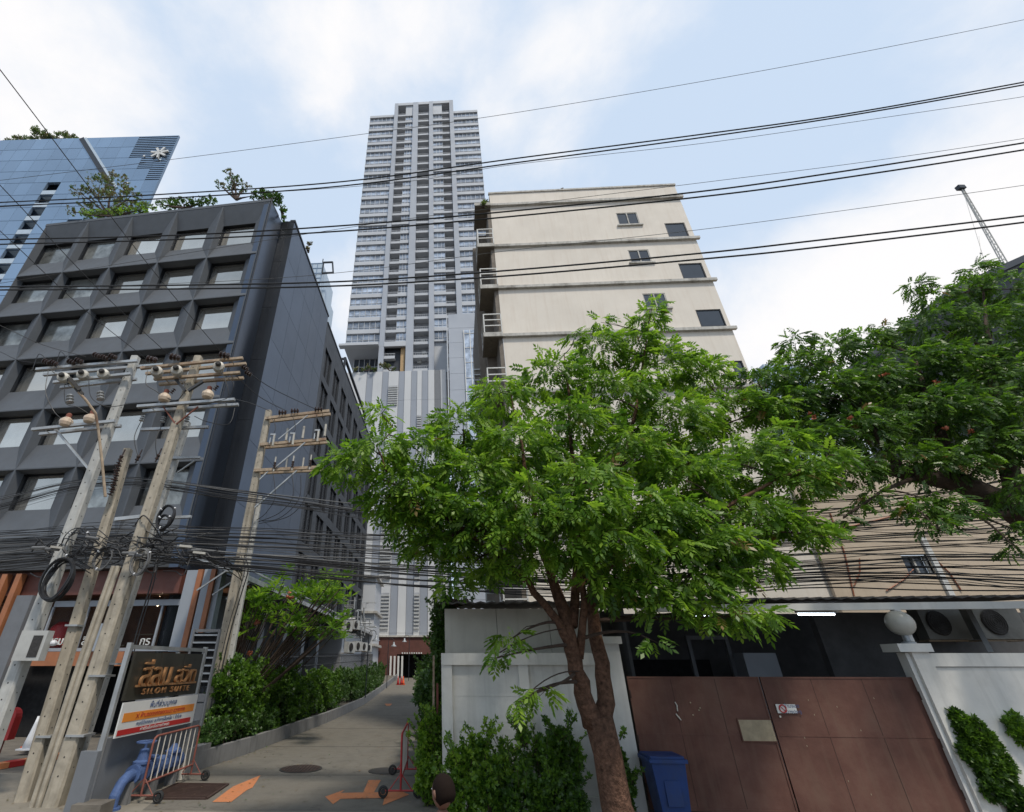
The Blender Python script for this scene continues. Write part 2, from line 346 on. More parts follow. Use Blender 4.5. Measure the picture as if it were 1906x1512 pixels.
def scatter(name, parent, tmpl, P, D, S, mats, midx=None, roll=.5):
    """copies of a leaf template at points P, its x axis along D, scaled S"""
    V0, F0 = tmpl; n = len(P); D = D / np.linalg.norm(D, axis=1, keepdims=True)
    up = np.tile(np.array([0, 0, 1.0]), (n, 1)) + RNG.normal(0, roll, (n, 3))
    Yv = np.cross(up, D); Yv /= np.linalg.norm(Yv, axis=1, keepdims=True); Zv = np.cross(D, Yv)
    V = P[:, None, :] + S[:, None, None] * (V0[None, :, 0:1] * D[:, None, :] + V0[None, :, 1:2] * Yv[:, None, :] + V0[None, :, 2:3] * Zv[:, None, :])
    k = len(V0); F = F0[None] + (np.arange(n) * k)[:, None, None]
    mi = None if midx is None else np.repeat(midx, len(F0))
    return bulk(name, V.reshape(-1, 3), F.reshape(-1, F0.shape[1]), mats, parent, mi)
def blob_points(c, r, n, shell=.55, low=-.75):
    """points through an ellipsoid, thicker towards its skin and its top; returns points and outward directions"""
    c = np.array(c); r = np.array(r) * np.ones(3)
    d = RNG.normal(0, 1, (int(n * 1.5), 3)); d /= np.linalg.norm(d, axis=1, keepdims=True)
    d = d[d[:, 2] > low + RNG.random(len(d)) * .4][:n]
    t = RNG.random(len(d)) ** (1 / 3) * (1 - shell) + shell * (1 - .35 * RNG.random(len(d)) ** 2)
    t *= 1 + .22 * np.sin(d[:, 0] * 5 + c[0] * 3) * np.cos(d[:, 1] * 4 + d[:, 2] * 5 + c[2] * 2)
    return c + d * t[:, None] * r, d
# ================================================================ THE SETTING
def sheet(name, poly, z, m, subdiv=None):
    b = MB(); b.quad(*[(x, y, z) if len(p) == 2 else p for p in poly for (x, y) in [p[:2]]])
    return tag(b.build(name, m), kind='structure')
sheet('ground', [(-1600, -900), (1600, -900), (1600, 2400), (-1600, 2400)], -.012, 'earth')
sheet('road', [(-60, -9), (60, -9), (60, 9.2), (-60, 9.2)], -.004, 'asphalt')
sheet('pavement', [(-60, 9.2), (60, 9.2), (60, 11.6), (-3.0, 13.8), (-6.3, 15.2), (-11.5, 15.2), (-60, 21)], 0.0, 'pavement')
KERB = [(-6.25, 15.1), (-5.75, 18.2), (-5.42, 21.8), (-4.95, 27.0), (-4.8, 30.3), (-4.55, 38), (-4.4, 46), (-4.2, 54), (-4.0, 66.5)]
def gz(y): return 0.0 if y < 40 else .9 * (y - 40) / 26.5
b = MB(); L_ = [(-5.6, 11.7)] + [(x + .02, y) for x, y in KERB]; R_ = [(.25, 11.6), (.35, 14), (.4, 18), (.45, 22), (.5, 27), (.55, 30), (.6, 38), (.65, 46), (.7, 54), (.75, 66.5)]
for i in range(9):
    (x0, y0), (x1, y1), (x2, y2), (x3, y3) = L_[i], R_[i], R_[i + 1], L_[i + 1]
    b.quad((x0, y0, gz(y0) + .004), (x1, y1, gz(y1) + .004), (x2, y2, gz(y2) + .004), (x3, y3, gz(y3) + .004))
mat('alley_concrete', (.150, .138, .116), .9, vary=.22, vscale=1.1, dirt=.75, crack=.5, dirtcol=(.09, .078, .06), bump=.35, bscale=100, streak=.0)
al = tag(b.build('alley', 'alley_concrete'), kind='structure')
for i, y in enumerate((14.9, 19.5, 24.5, 30.5, 37.0, 45.0)):      # saw cut joints between the slabs, sunk bars of darker sealant
    x0 = np.interp(y, [k[1] for k in KERB], [k[0] for k in KERB]) if y > 15.1 else -6.0
    o = MB().box(x0 + .05, .35, y, y + .035, gz(y) + .003, gz(y) + .0065).build('joint', 'iron', al)
# kerb wall of the planter, cast in lengths
kerb = thing('planter_wall', 'low grey concrete planter wall curving along the left side of the alley', 'low wall', (0, 0, 0))
km = []
for i in range(len(KERB) - 1):
    (x0, y0), (x1, y1) = KERB[i], KERB[i + 1]; n = Vector((-(y1 - y0), x1 - x0)).normalized() * .16
    z0, z1 = gz(y0) + .42, gz(y1) + .42; g = .012
    q = MB(); ya, yb = y0 + g, y1 - g
    q._add([(x0, ya, -.02), (x1, yb, -.02), (x1 + n.x, yb + n.y, -.02), (x0 + n.x, ya + n.y, -.02), (x0, ya, z0), (x1, yb, z1), (x1 + n.x, yb + n.y, z1), (x0 + n.x, ya + n.y, z0)],
           [(0, 3, 2, 1), (4, 5, 6, 7), (0, 1, 5, 4), (1, 2, 6, 5), (2, 3, 7, 6), (3, 0, 4, 7)])
    q.build('wall_length', 'kerb_concrete', kerb)
b = MB()
for i in range(len(KERB) - 1):
    (x0, y0), (x1, y1) = KERB[i], KERB[i + 1]
    b.quad((x0 - .1, y0, .3 + gz(y0)), (x1 - .1, y1, .3 + gz(y1)), (x1 - 2.2, y1, .3 + gz(y1)), (x0 - 2.2, y0, .3 + gz(y0)))
tag(b.build('planting_bed', 'earth'), kind='structure')
# ================================================================ COFFERED HOTEL
HL = Frame(-26.7, 22.0, -7.04)
hotel = thing('hotel_building', 'dark grey hotel with deep pyramid shaped coffers round its windows', 'building', HL.o, HL.a)
W_, H_ = 3.265, 3.39
def coffer_mesh(h, z0w=1.45, z1w=3.28, x0=.12, x1=2.35, dep=.42):
    b = MB(); e = .03
    F = [(0, 0, 0), (W_, 0, 0), (W_, 0, h), (0, 0, h)]; K = [(x0, dep, z0w), (x1, dep, z0w), (x1, dep, z1w), (x0, dep, z1w)]
    # ridge lip, a thin flat edge round the coffer
    G = [(e, 0, e), (W_ - e, 0, e), (W_ - e, 0, h - e), (e, 0, h - e)]
    for i in range(4):
        j = (i + 1) % 4; b.quad(F[i], F[j], G[j], G[i]); b.quad(G[i], G[j], K[j], K[i])
        k2 = [(p[0], dep + .26, p[2]) for p in K]; b.mi(1).quad(K[i], K[j], k2[j], k2[i]).mi(0)
    return b.mesh('facade_coffer', ['coffer', 'frame_black'])
def winmesh(x0, x1, z0, z1, d, fr=.05, name='window_frame', mt='frame_black'):
    b = MB(); b.box(x0, x1, d - .06, d, z0, z0 + fr).box(x0, x1, d - .06, d, z1 - fr, z1).box(x0, x0 + fr, d - .06, d, z0 + fr, z1 - fr).box(x1 - fr, x1, d - .06, d, z0 + fr, z1 - fr)
    return b.mesh(name, mt)
cof = coffer_mesh(H_ - .004); coft = coffer_mesh(4.72)
fm = winmesh(.13, 2.34, 1.46, 3.27, .67, .05); pm = MB().box(.18, 2.29, .645, .66, 1.51, 3.22).mesh('pane', 'mirror_glass')
pm2 = MB().box(.18, 2.29, .645, .66, 1.51, 3.22).mesh('pane', 'dull_reflection_glass')
for r in range(6):
    for c in range(5):
        o = (c * W_ - .0, 0, 7.38 + r * H_)
        inst('facade_coffer', coft if r == 5 else cof, hotel, o)
        f = inst('window', fm, hotel, o); inst('pane', pm2 if (c, r) in ((0, 5), (1, 5), (0, 4), (1, 4), (0, 3), (1, 3), (3, 0), (4, 0), (2, 2)) else pm, f)
HW = 5 * W_
b = MB(); b.box(0, HW, .72, 12, 6.0, 28.9).box(0, .0 + .02, .02, .715, 7.38, 29.02); b.build('wall', 'coffer_band', hotel)
MB().box(-.05, HW + .02, -.02, 1.3, 29.06, 29.28).build('parapet_cap', 'coffer', hotel)
MB().box(0, HW, .05, .71, 6.02, 7.37).build('spandrel_band', 'coffer_band', hotel)
MB().box(.3, HW - .3, 1.4, 11.8, 28.92, 28.98).build('roof', 'coffer_band', hotel)
# glossy side return of the front block, and the dark upright slot beside it
def prism_xy(b, pts, z0, z1): return b.prism(pts, z0, z1)
hw2 = thing('hotel_side_block', 'tall dark metal clad side block between the coffered front and the window grid wing', 'building', (0, 0, 0))
MB().prism([(-10.46, 20.02), (-10.16, 21.6), (-10.6, 21.6), (-10.9, 20.1)], 6.0, 29.0).build('return_panel', 'side_metal', hw2)
MB().prism([(-10.42, 19.96), (-10.36, 19.97), (-10.42, 20.12), (-10.47, 20.11)], 6.0, 29.3).build('edge_trim', 'trim_dark', hw2)
for i in range(2):
    x0 = -10.155 + i * .43
    for j in range(6): MB().box(x0 + .01, x0 + .42, 21.6, 21.7, 6.0 + j * 3.85 + .01, 6.0 + (j + 1) * 3.85 - .01).build('front_panel', 'side_black', hw2)
MB().box(-10.155, -9.31, 21.705, 24, 6.0, 29.05).build('core', 'side_black', hw2)
WF = Frame(-9.3, 21.6, 87.62)
side = tag(bpy.data.objects.new('hotel_wing', None), 'long dark hotel wing with a grid of tall black windows facing the alley', 'building'); C.objects.link(side)
side.location = WF.o; side.rotation_euler = (0, 0, WF.a)
U0 = 9.9
for i in range(5):                                             # cladding panels of the windowless stretch
    for j in range(7):
        z0 = 6.05 + j * 3.28; inst('cladding_panel', MB().box(0, U0 / 5 - .02, 0, .08, 0, 3.26).mesh('cladding_panel', 'side_metal') if i + j == 0 else bpy.data.meshes['cladding_panel'], side, (i * U0 / 5 + .01, 0, z0))
MB().box(0, U0, .085, 9, 6.0, 29.02).build('core', 'trim_dark', side)
MB().box(-.03, U0 + .12, -.05, .3, 29.03, 29.2).build('parapet_cap', 'trim_dark', side)
PW, NC, NR = 3.22, 8, 6; wz0, wh = 23.42, 2.72
UE = U0 + NC * PW + .5
b = MB()
zt = 28.35
zs = [wz0 - r * H_ for r in range(NR)]
edges = [6.0] + [v for z in zs[::-1] for v in (z, z + wh)] + [zt]
for i in range(0, len(edges), 2): b.box(U0, UE, 0, .42, edges[i], edges[i + 1])
for z in zs:
    us = [U0] + [v for c in range(NC) for v in (U0 + .55 + c * PW, U0 + .55 + c * PW + 2.2)] + [UE]
    for i in range(0, len(us), 2): b.box(us[i], us[i + 1], 0.003, .42, z + .001, z + wh - .001)
b.box(U0, UE, .8, 9, 6.0, zt - .05)
b.build('wall', 'wing_grey', side)
wm = MB().box(0, 2.2, .15, .43, 0, wh).mesh('window', 'wing_glass')
fr = MB(); fr.box(1.07, 1.13, .06, .145, 0, wh).box(0, 1.065, .10, .145, .02, .08).box(1.135, 2.2, .10, .145, .02, .08)
frm = fr.mesh('window_bars', 'trim_dark')
for z in zs:
    for c in range(NC):
        o = inst('window', wm, side, (U0 + .55 + c * PW, 0, z)); inst('window_bars', frm, o)
MB().box(U0 + .12, UE, -.06, .3, zt + .003, zt + .16).build('parapet_cap', 'trim_dark', side)
b = MB()                                                        # open steel frame standing on the wing's roof edge
for (u0, u1) in ((U0 + 9, U0 + 22),):
    for u in (u0, u1): b.beam((u, .5, zt), (u, .5, zt + 2.4), .22); b.beam((u, 3.5, zt), (u, 3.5, zt + 2.4), .22)
    b.beam((u0 - .1, .5, zt + 2.5), (u1 + .1, .5, zt + 2.5), .25); b.beam((u0, .6, zt + 2.45), (u0, 3.5, zt + 2.45), .2); b.beam((u1, .6, zt + 2.45), (u1, 3.5, zt + 2.45), .2); b.beam((u0, 3.5, zt + 2.5), (u1, 3.5, zt + 2.5), .2)
b.build('roof_frame', 'trim_dark', side)
# base of the wing: columns and deep shade, then eave of the glass canopy
b = MB()
for k in range(9): b.box(U0 * .2 + k * 4.1, U0 * .2 + k * 4.1 + .7, .15, .8, 0, 5.95)
b.each('column', 'gray_panel', side)
MB().box(-.5, UE, 1.6, 1.8, 0, 5.95).build('ground_floor_wall', 'side_black', side)
MB().box(0, UE, .0, 8.9, 5.6, 5.98).build('soffit_band', 'wing_grey', side)
can = thing('canopy', 'long thin grey steel canopy sloping off the base of the dark wing', 'canopy', (0, 0, 0))
p0, p1 = Vector((-7.5, 17.8, 5.55)), Vector((-6.6, 60.0, 5.4))
MB().beam(p0, p1, .16, .2).beam(p0 + Vector((0, 0, .35)), p1 + Vector((0, 0, .35)), .07).build('edge_beam', 'galv', can)
rb = MB().beam((0, 0, 0), (-1.5, 0, .5), .07, .1).mesh('rafter', 'galv')
br = MB().beam((-.02, 0, -.1), (-.9, 0, -.75), .05).mesh('bracket', 'galv')
for k in range(34):
    p = p0.lerp(p1, k / 33); inst('rafter', rb, can, p); inst('bracket', br, can, p)
b = MB(); b.quad(p0 + Vector((-.05, 0, .13)), p1 + Vector((-.05, 0, .13)), p1 + Vector((-1.6, 0, .63)), p0 + Vector((-1.6, 0, .63))); b.build('glass_roof', 'dark_glass', can)
# ---------------- hotel ground floor, in the hotel's own frame
def hl(px, py, d=0.0): return HL.loc(px, py, d)
MB().box(0, HW, .5, .9, 5.05, 6.0).build('fascia', 'fascia_red', hotel)
u0, z0 = hl(20, 1237, .5); u1, z1 = hl(232, 1213, .5)
MB().box(u0, u1 + .1, .35, .75, z0 - .05, z1).build('beam', 'orange_steel', hotel)
ua, _ = hl(62, 1215, .7); ub, _ = hl(352, 1200, .7)
MB().box(ua, ub, .95, 1.0, z1 + .01, 4.98).build('shop_window', 'shop_glass', hotel)
b = MB(); b.box(ua, ub, .86, .94, 4.62, 4.85).box(ua, ub, .86, .94, z1 + .02, z1 + .14)
for k in range(5): u = ua + (ub - ua) * k / 4; b.box(u - .04, u + .04, .86, .94, z1 + .15, 4.61)
b.build('shop_window_frame', 'gray_panel', hotel)
b = MB(); b.box(ua - 9, ub, 1.25, 5.0, z1 - .1, z1 - .02).box(ua - 9, ub, 5, 5.1, 0, 5.9).box(ua - 9, ub, 1.05, 5, 5.3, 5.9); b.build('interior', 'warm_wood', hotel)
for k in range(5):
    u = ua + (ub - ua) * (.12 + .19 * k); MB().box(u, u + .9, 3.6, 4.0, z1 + .45 * (k % 3) + .3, z1 + .45 * (k % 3) + .34).build('shelf', 'gate_patch', hotel)
for px, py in ((345, 1100), (372, 1100)):
    pass
for (pa, pb, mt, w) in (((352, 1195), (378, 1052), 'orange_steel', .22), ((370, 1195), (392, 1052), 'gray_panel', .30), ((386, 1192), (402, 1052), 'orange_steel', .20), ((8, 1100), (20, 1052), 'orange_steel', .25), ((30, 1110), (46, 1052), 'orange_steel', .25)):
    u, z = hl(*pb, .2); MB().box(u - w / 2, u + w / 2, .12, .4, 2.9, 5.9).build('fin', mt, hotel)
u, _ = hl(62, 1080, .3); MB().box(u - .38, u + .38, .2, .8, 0, 5.02).build('column', 'gray_render', hotel)
ug, _ = hl(393, 1120, .3)
gr = MB(); gr.box(ug + .25, HW + .35, .25, .6, 2.9, 5.9); gr.build('side_wall', 'gray_panel', hotel)
MB().box(ug - 2.6, HW + .3, .9, 1.3, 0, 2.85).build('base_wall', 'gray_render', hotel)
ue0, _ = hl(110, 1300, .8); ue1, _ = hl(228, 1300, .8)
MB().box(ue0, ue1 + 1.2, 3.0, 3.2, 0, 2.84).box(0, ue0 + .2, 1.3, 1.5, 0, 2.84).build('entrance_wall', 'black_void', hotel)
LX0, LX1 = at(352, 1225, 16.3).x, at(397, 1225, 16.3).x; LW = LX1 - LX0
lm = MB().box(0, LW, 0, .05, 0, .045).mesh('slat', 'gray_panel')
lou = thing('louvre_screen', 'screen of pale slats beside the copper lettered sign', 'screen', (LX0, 16.3, 0), 0)
MB().box(0, LW, .06, .1, 1.9, 3.35).build('backing', 'black_void', lou); 
for k in range(7): inst('slat', lm, lou, (0, 0, 2.0 + k * .21))
MB().box(-.05, 0, -.03, .1, 0, 3.45).box(LW, LW + .05, -.03, .1, 0, 3.45).box(0, LW, 0, .1, 3.37, 3.45).box(0, LW, 0, .1, 1.5, 1.7).box(0, LW, .02, .1, 0, 1.48).build('frame', 'gray_render', lou)
# shop window contents
def bulb(px, py):
    u, z = hl(px, py, 1.9); p = HL.w(u, 1.9, z)
    t = thing('pendant_lamp', LB.pop(0), 'lamp', p, 0, 'lit pendant bulbs inside the shop window')
    MB().lathe((0, 0, 0), [(.01, -.075), (.05, -.05), (.075, 0), (.05, .05), (.02, .08)], 10).build('bulb', 'bulb_lit', t, smooth=True)
    MB().path([(0, 0, .08), (0, 0, 4.95 - z)], .01, 4).build('cord', 'cable', t)
LB = ['highest lit pendant bulb in the shop window, beside the dark plant', 'lit pendant bulb farthest left, seen between the two poles', 'lit pendant bulb hanging below left of the highest one', 'lowest lit pendant bulb at the right of the shop window']
hotel_glass = bpy.data.objects['shop_window']; hotel_glass.hide_render = False
for q in ((307, 1102), (248, 1116), (294, 1125), (316, 1129)): bulb(*q)
mg = M['shop_glass'].node_tree; P = [n for n in mg.nodes if n.type == 'BSDF_PRINCIPLED'][0]; P.inputs['Transmission Weight'].default_value = 1.0; P.inputs['Roughness'].default_value = .02
P.inputs['IOR'].default_value = 1.08
for l in list(P.inputs['Base Color'].links): mg.links.remove(l)
for l in list(P.inputs['Roughness'].links): mg.links.remove(l)
P.inputs['Base Color'].default_value = (.75, .78, .8, 1); P.inputs['Metallic'].default_value = 0
u, z = hl(110, 1190, 1.6); t = thing('armchair', 'crimson upholstered chair back seen through the shop window', 'chair', HL.w(u, 1.6, z1), HL.a)
MB().lathe((0, 0, .12), [(.1, 0), (.42, .05), (.5, .4), (.42, .85), (.2, 1.05)], 14).build('backrest', 'letter_red', t, smooth=True); MB().lathe((0, 0, 0), [(.3, 0), (.3, .12)], 10).build('base', 'coffer_band', t)
u, z = hl(183, 1183, .3); t = thing('notice_panel', 'narrow pale grey upright panel mounted before the shop window', 'panel', HL.w(u, .1, 2.9), HL.a)
MB().box(-.24, .24, 0, .05, .05, 1.0).build('board', 'gray_panel', t); MB().box(-.12, .12, -.012, -.002, .76, .79).box(-.12, .12, -.012, -.002, .68, .70).build('print', 'ink_blue', t)
MB().box(-.02, .02, .01, .04, -.3, .05).build('stem', 'galv', t)
def text(body, parent, loc, size, mt, rz=0, ext=.01, shear=0, name='lettering', ax='CENTER', sx=1.0):
    cu = bpy.data.curves.new(name, 'FONT'); cu.body = body; cu.size = size; cu.extrude = ext; cu.align_x = ax; cu.align_y = 'CENTER'; cu.shear = shear
    cu.materials.append(M[mt]); o = bpy.data.objects.new(name, cu); C.objects.link(o); me = bpy.data.meshes.new_from_object(o.evaluated_get(bpy.context.evaluated_depsgraph_get())); bpy.data.objects.remove(o); o = bpy.data.objects.new(name, me); C.objects.link(o); o.parent = parent; o.location = loc; o.rotation_euler = (math.pi / 2, 0, rz); o.scale = (sx, 1, 1); return o
for s_, px in (('โรงแรม', 92), ('สีลม', 168), ('ห', 221), ('กร', 270)):
    u, z = hl(px, 1194, .3); text(s_, hotel, (u, .30, z), .42, 'letter_white', 0, .02)
# ================================================================ ENTRANCE SIGNS beside the alley
ENT = thing('sign_wall', 'grey rendered wall end with steel uprights carrying the hotel signs', 'wall', (-6.55, 11.4, 0), math.radians(-5))
ENT.rotation_euler = (0, 0, math.radians(85.0))        # x runs up the alley, faces +X
MB().box(.15, 3.9, .10, .22, 0, 1.15).build('back_panel', 'gray_render', ENT)
MB().box(0, .08, 0, .1, 0, 2.9).box(1.95, 2.02, .02, .1, 1.0, 2.75).box(3.25, 3.33, 0, .1, 0, 2.9).box(.08, 3.25, .02, .08, 2.78, 2.86).each('steel_upright', 'galv', ENT)
MB().box(-.12, .0, -.02, .34, 0, .98).build('wall_end', 'gray_render', ENT)
MB().box(3.4, 4.6, .0, .25, 0, .55).build('low_wall', 'kerb_concrete', ENT)
t = thing('hotel_sign', 'dark board sign with raised copper Thai letters reading Silom Suite', 'sign', (-6.50, 11.4, 0), math.radians(85))
MB().box(.18, 3.05, 0, .06, 1.80, 2.72).build('board', 'sign_black', t)
for k in range(2): MB().box(.19 + .98 * (k + 1), .20 + .98 * (k + 1), -.008, -.001, 1.82, 2.70).build('board_joint', 'iron', t)
text('สีลม', t, (1.05, -.05, 2.26), .66, 'copper', 0, .03, .12, sx=1.05); text('สวีท', t, (2.30, -.05, 2.24), .50, 'copper', 0, .03, .12, sx=1.15)
MB().box(.42, 2.86, -.07, -.01, 2.045, 2.085).build('rule', 'copper', t)
text('S I L O M   S U I T E', t, (1.62, -.05, 1.945), .17, 'copper', 0, .02, .1, sx=1.35)
t = thing('rules_sign', 'white notice board with an orange and a red band below the copper letters', 'sign', (-6.44, 11.4, 0), math.radians(85))
MB().box(.12, 3.1, 0, .03, 1.16, 1.775).build('board', 'sign_white', t)
MB().box(.22, 3.0, -.006, -.001, 1.42, 1.58).build('orange_band', 'sign_orange', t); MB().box(.16, 2.95, -.006, -.001, 1.19, 1.29).build('red_band', 'sign_red', t)
text('พื้นที่ส่วนบุคคล', t, (1.6, -.008, 1.675), .15, 'ink_blue', 0, .002, sx=1.2); text('✕ ห้ามจอดรถตลอดแนว ขวางทาง', t, (1.6, -.012, 1.50), .12, 'letter_red', 0, .002, sx=1.2)
text('กรณีมีรถจอด จะทำการล็อคล้อ 1 ชั่วโมง', t, (1.6, -.008, 1.355), .095, 'ink_blue', 0, .002, sx=1.2); text('ค่าปรับล็อคล้อตามกำหนด', t, (1.45, -.012, 1.24), .085, 'letter_white', 0, .002, sx=1.3)
# ================================================================ GLASS TOWER at the left
GF = Frame(-112, 62.3, -1.6)
u1, ztop = GF.loc(333, 252); 
gt = thing('glass_office_tower', 'pale blue glass office tower rising behind the coffered hotel', 'building', GF.o, GF.a)
pw, ph = u1 / 19, 3.9; nz_ = 14
gp = MB().box(0.04, pw - .04, 0, .12, .05, ph - .05).mesh('glass_panel', 'blue_glass')
lvb = MB()
for k in range(6): lvb.box(0.0, pw, -.08, 0, k * ph / 6 + .1, k * ph / 6 + .2)
lvm = lvb.mesh('louvre_panel', 'frame_black')
def in_balc(i, z): return (i == 11 and z < 87) or (i == 14 and z < 78)
bal = MB(); bal.box(.05, pw - .02, .5, 1.8, 0, .25).box(.05, pw - .02, 0, .12, .1, 1.3); bal.box(.05, pw - .05, 1.8, 1.9, .25, ph)
bm_ = bal.mesh('balcony', 'balcony_pale')
for i in range(3, 19):
    for j in range(nz_):
        z = ztop - (j + 1) * ph
        if in_balc(i, z): inst('balcony', bm_, gt, (i * pw, 0, z)); continue
        inst('glass_panel', gp, gt, (i * pw, 0, z))
        if i >= 16 and j < 4 and i - 16 >= j - 1: inst('louvre_panel', lvm, gt, (i * pw, 0, z))
MB().box(0, u1, .14, .3, 0, ztop - nz_ * ph).box(0, 3 * pw, 0, .13, 0, ztop).prism([(0, 2.3), (u1 - 3, 2.3), (u1 - 26, 20), (0, 20)], 0, ztop - 1).prism([(0, .6), (u1 - .9, .6), (u1 - 2.9, 2.3), (0, 2.3)], ztop - 3, ztop - .2).build('core', 'blue_frame', gt)
b = MB()
for i in range(3, 20):
    if i % 1 == 0: b.box(i * pw - .04, i * pw + .04, .02, .5, ztop - nz_ * ph, ztop)
for j in range(nz_ + 1): b.box(3 * pw, u1, .16, .5, ztop - j * ph - .04, ztop - j * ph + .04)
b.build('glazing_frame', 'blue_frame', gt)
MB().beam((34.0, -.1, ztop - .3), (47.0, -.1, ztop - 18), 1.1, .2, (0, 1, 0)).build('service_strip', 'trim_dark', gt); MB().beam((34.9, -.12, ztop - .3), (47.9, -.12, ztop - 18), .5, .2, (0, 1, 0)).build('service_strip_edge', 'balcony_pale', gt)
uc, zc = GF.loc(298, 287)
b = MB()
for k in range(7):
    a = k * 2 * math.pi / 7 + .3; b.beam((uc, -.3, zc), (uc + 1.9 * math.cos(a), -.3, zc + 1.9 * math.sin(a)), .28, .5)
b.lathe((uc, -.3, zc), [(.7, -.05), (.7, .05)], 9, (0, 1, 0)).box(uc - 3.4, uc - 3.0, -.2, -.16, zc - 1, zc - .5).build('emblem', 'letter_white', gt)
# ================================================================ small far tower with the open frame, seen over the wing
FF = Frame(-33, 120, -3)
ft = thing('distant_tower', 'hazy distant tower topped by an open sign frame, just over the dark wing', 'building', FF.o, FF.a)
ua, za = FF.loc(545, 492); ub, zb = FF.loc(601, 492); uc, zc = FF.loc(619, 520)
b = MB(); b.box(ua, ub, 0, 15, 0, za).box(ub, ub + 1.2, 3, 15, 0, za - 10); b.build('body', 'balcony_pale', ft)
b = MB()
for k in range(7): x = ua + (ub - ua) * k / 6; b.box(x - .1, x + .1, -.15, 0, za - 12, za)
for k in range(6): b.box(ua, ub, -.12, -.02, za - .3 - k * 2.4, za - k * 2.4)
b.build('mullions', 'blue_frame', ft)
b = MB(); b.beam((ub, 0, za + .2), (ub + 3.4, 0, za + .2), .5).beam((ub + 3.4, 0, za + .3), (ub + 4.2, 0, za - 5), .5).beam((ub + .1, 0, za - 5), (ub + 4.4, 0, za - 5), .5).beam((ub + .2, 0, za), (ub + .2, 0, za - 5), .4).beam((ub - .2, 0, za), (ub - .2, 0, za + 2), .25)
b.build('sign_frame', 'trim_dark', ft)
# ================================================================ RESIDENTIAL TOWER
TF = Frame(-16.3, 72.9, -3.3)
tw = thing('residential_tower', 'very tall grey apartment tower, its colours paled for haze, with rows of balconies', 'building', TF.o, TF.a)
def tu(px): return TF.loc(px, 517)[0]
X = [tu(p) for p in (656, 714.5, 723, 741.5, 759.5, 772, 798.5, 807.5, 829.5, 848, 857.5)] + [0]
X[-1] = TF.loc(888, 200)[0]
FH = 3.12; Z0 = 56.3; NF = 25
ZL = Z0 + FH * NF + 1.2; ZC = ZL + 4.6
b = MB()
b.box(X[0], X[1], .45, 20, Z0 - .6, ZL).box(X[10], X[11], .45, 20, 49, ZL).box(X[1], X[10], 1.5, 19.9, 49, ZC - .1).box(X[0] + 1, X[1], 4, 19.9, 45, Z0 - .65)
b.box(X[0], X[1] - .002, 0, .44, Z0 - .6, Z0 + .55)
cols = [(X[0], X[1]), (X[3], X[4]), (X[7], X[8]), (X[10], X[11])]         # glazed bays
logs = [(X[2], X[3]), (X[5], X[6]), (X[8], X[9])]                          # loggia bays
for a, c in cols[1:3]: b.box(a, c, .45, 1.49, 50 if a > 0 and a > X[6] else Z0, ZC - .1)
for k in range(NF + 1):
    z = Z0 + k * FH
    for a, c in cols:
        if k == NF and a in (X[3], X[7]): continue
        b.box(a + .002, c - .002, 0, .44, z - (.0 if k else -.56), z + (.98 if k < NF else .95))
for a, c in logs: b.box(a + .002, c - .002, .1, 1.49, ZC - 1.3, ZC - .12)
b.box(X[3] + .01, X[4] - .01, 0, .44, Z0 + FH * NF, ZC - .1); b.box(X[7] + .01, X[8] - .01, 0, .44, Z0 + FH * NF, ZC - .1)
b.build('wall', 'tower_wall', tw)
b = MB()
for a, c in ((X[1], X[2]), (X[4], X[5]), (X[6], X[7]), (X[9], X[10])): b.box(a, c, -.4, 1.49, 49, ZC)
b.each('pier', 'tower_pier', tw); MB().box(X[2], X[9], -.38, -.02, ZC - 1.15, ZC - .03).build('top_band', 'tower_wall', tw)
b = MB()
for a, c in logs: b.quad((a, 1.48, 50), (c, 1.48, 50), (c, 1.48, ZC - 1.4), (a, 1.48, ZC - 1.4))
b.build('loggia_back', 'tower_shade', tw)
def bandmesh(wd, n, nm):
    p = MB().box(0, wd, .34, .40, .98, FH).mesh(nm, 'tower_glass'); f = MB()
    for k in range(n + 1): x = wd * k / n; f.box(max(0, x - .05), min(wd, x + .05), .22, .335, .99, FH - .01)
    f.box(0, wd, .24, .33, 1.58, 1.64); return p, f.mesh('mullions', 'tower_wall')
for (a, c), n in zip(cols, (6, 3, 3, 6)):
    p, f = bandmesh(c - a - .01, n, 'window_band')
    for k in range(NF):
        if (a, c) == cols[0] and k < 0: continue
        o = inst('window_band', p, tw, (a + .005, 0, Z0 + k * FH)); inst('mullions', f, o)
for (a, c) in logs:
    g = MB(); g.box(0.01, c - a - .01, .0, 1.46, -.02, .22).box(.01, c - a - .01, .0, .12, .23, .62).box(.01, c - a - .01, .02, .06, 1.13, 1.2)
    for q in range(8): x = .05 + (c - a - .1) * q / 7; g.box(x - .02, x + .02, .03, .05, .63, 1.12)
    g.box((c - a) * .55, (c - a) * .85, .9, 1.3, .25, .85)
    gm_ = g.mesh('balcony', 'tower_wall')
    for k in range(-2, NF + 1): inst('balcony', gm_, tw, (a, 0, Z0 + k * FH))
for px, z in ((716, ZL), (881, ZL)): u = TF.loc(px, 205)[0]; MB().box(u, u + .15, 3, 3.15, ZL, ZL + 3.5).build('mast', 'tower_pier', tw)
b = MB(); b.box(X[0] + 1.2, X[1] - .3, 3.6, 3.9, 50, Z0 - .7); b.build('lobby_glazing', 'dark_glass', tw)
b = MB()
for k in range(6): x = X[0] + 1.2 + (X[1] - .3 - X[0] - 1.2) * k / 5; b.box(x - .06, x + .06, 3.45, 3.58, 50, Z0 - .7)
for z in (51.8, 53.7): b.box(X[0] + 1.2, X[1] - .3, 3.47, 3.56, z, z + .1)
b.build('lobby_mullions', 'tower_wall', tw)
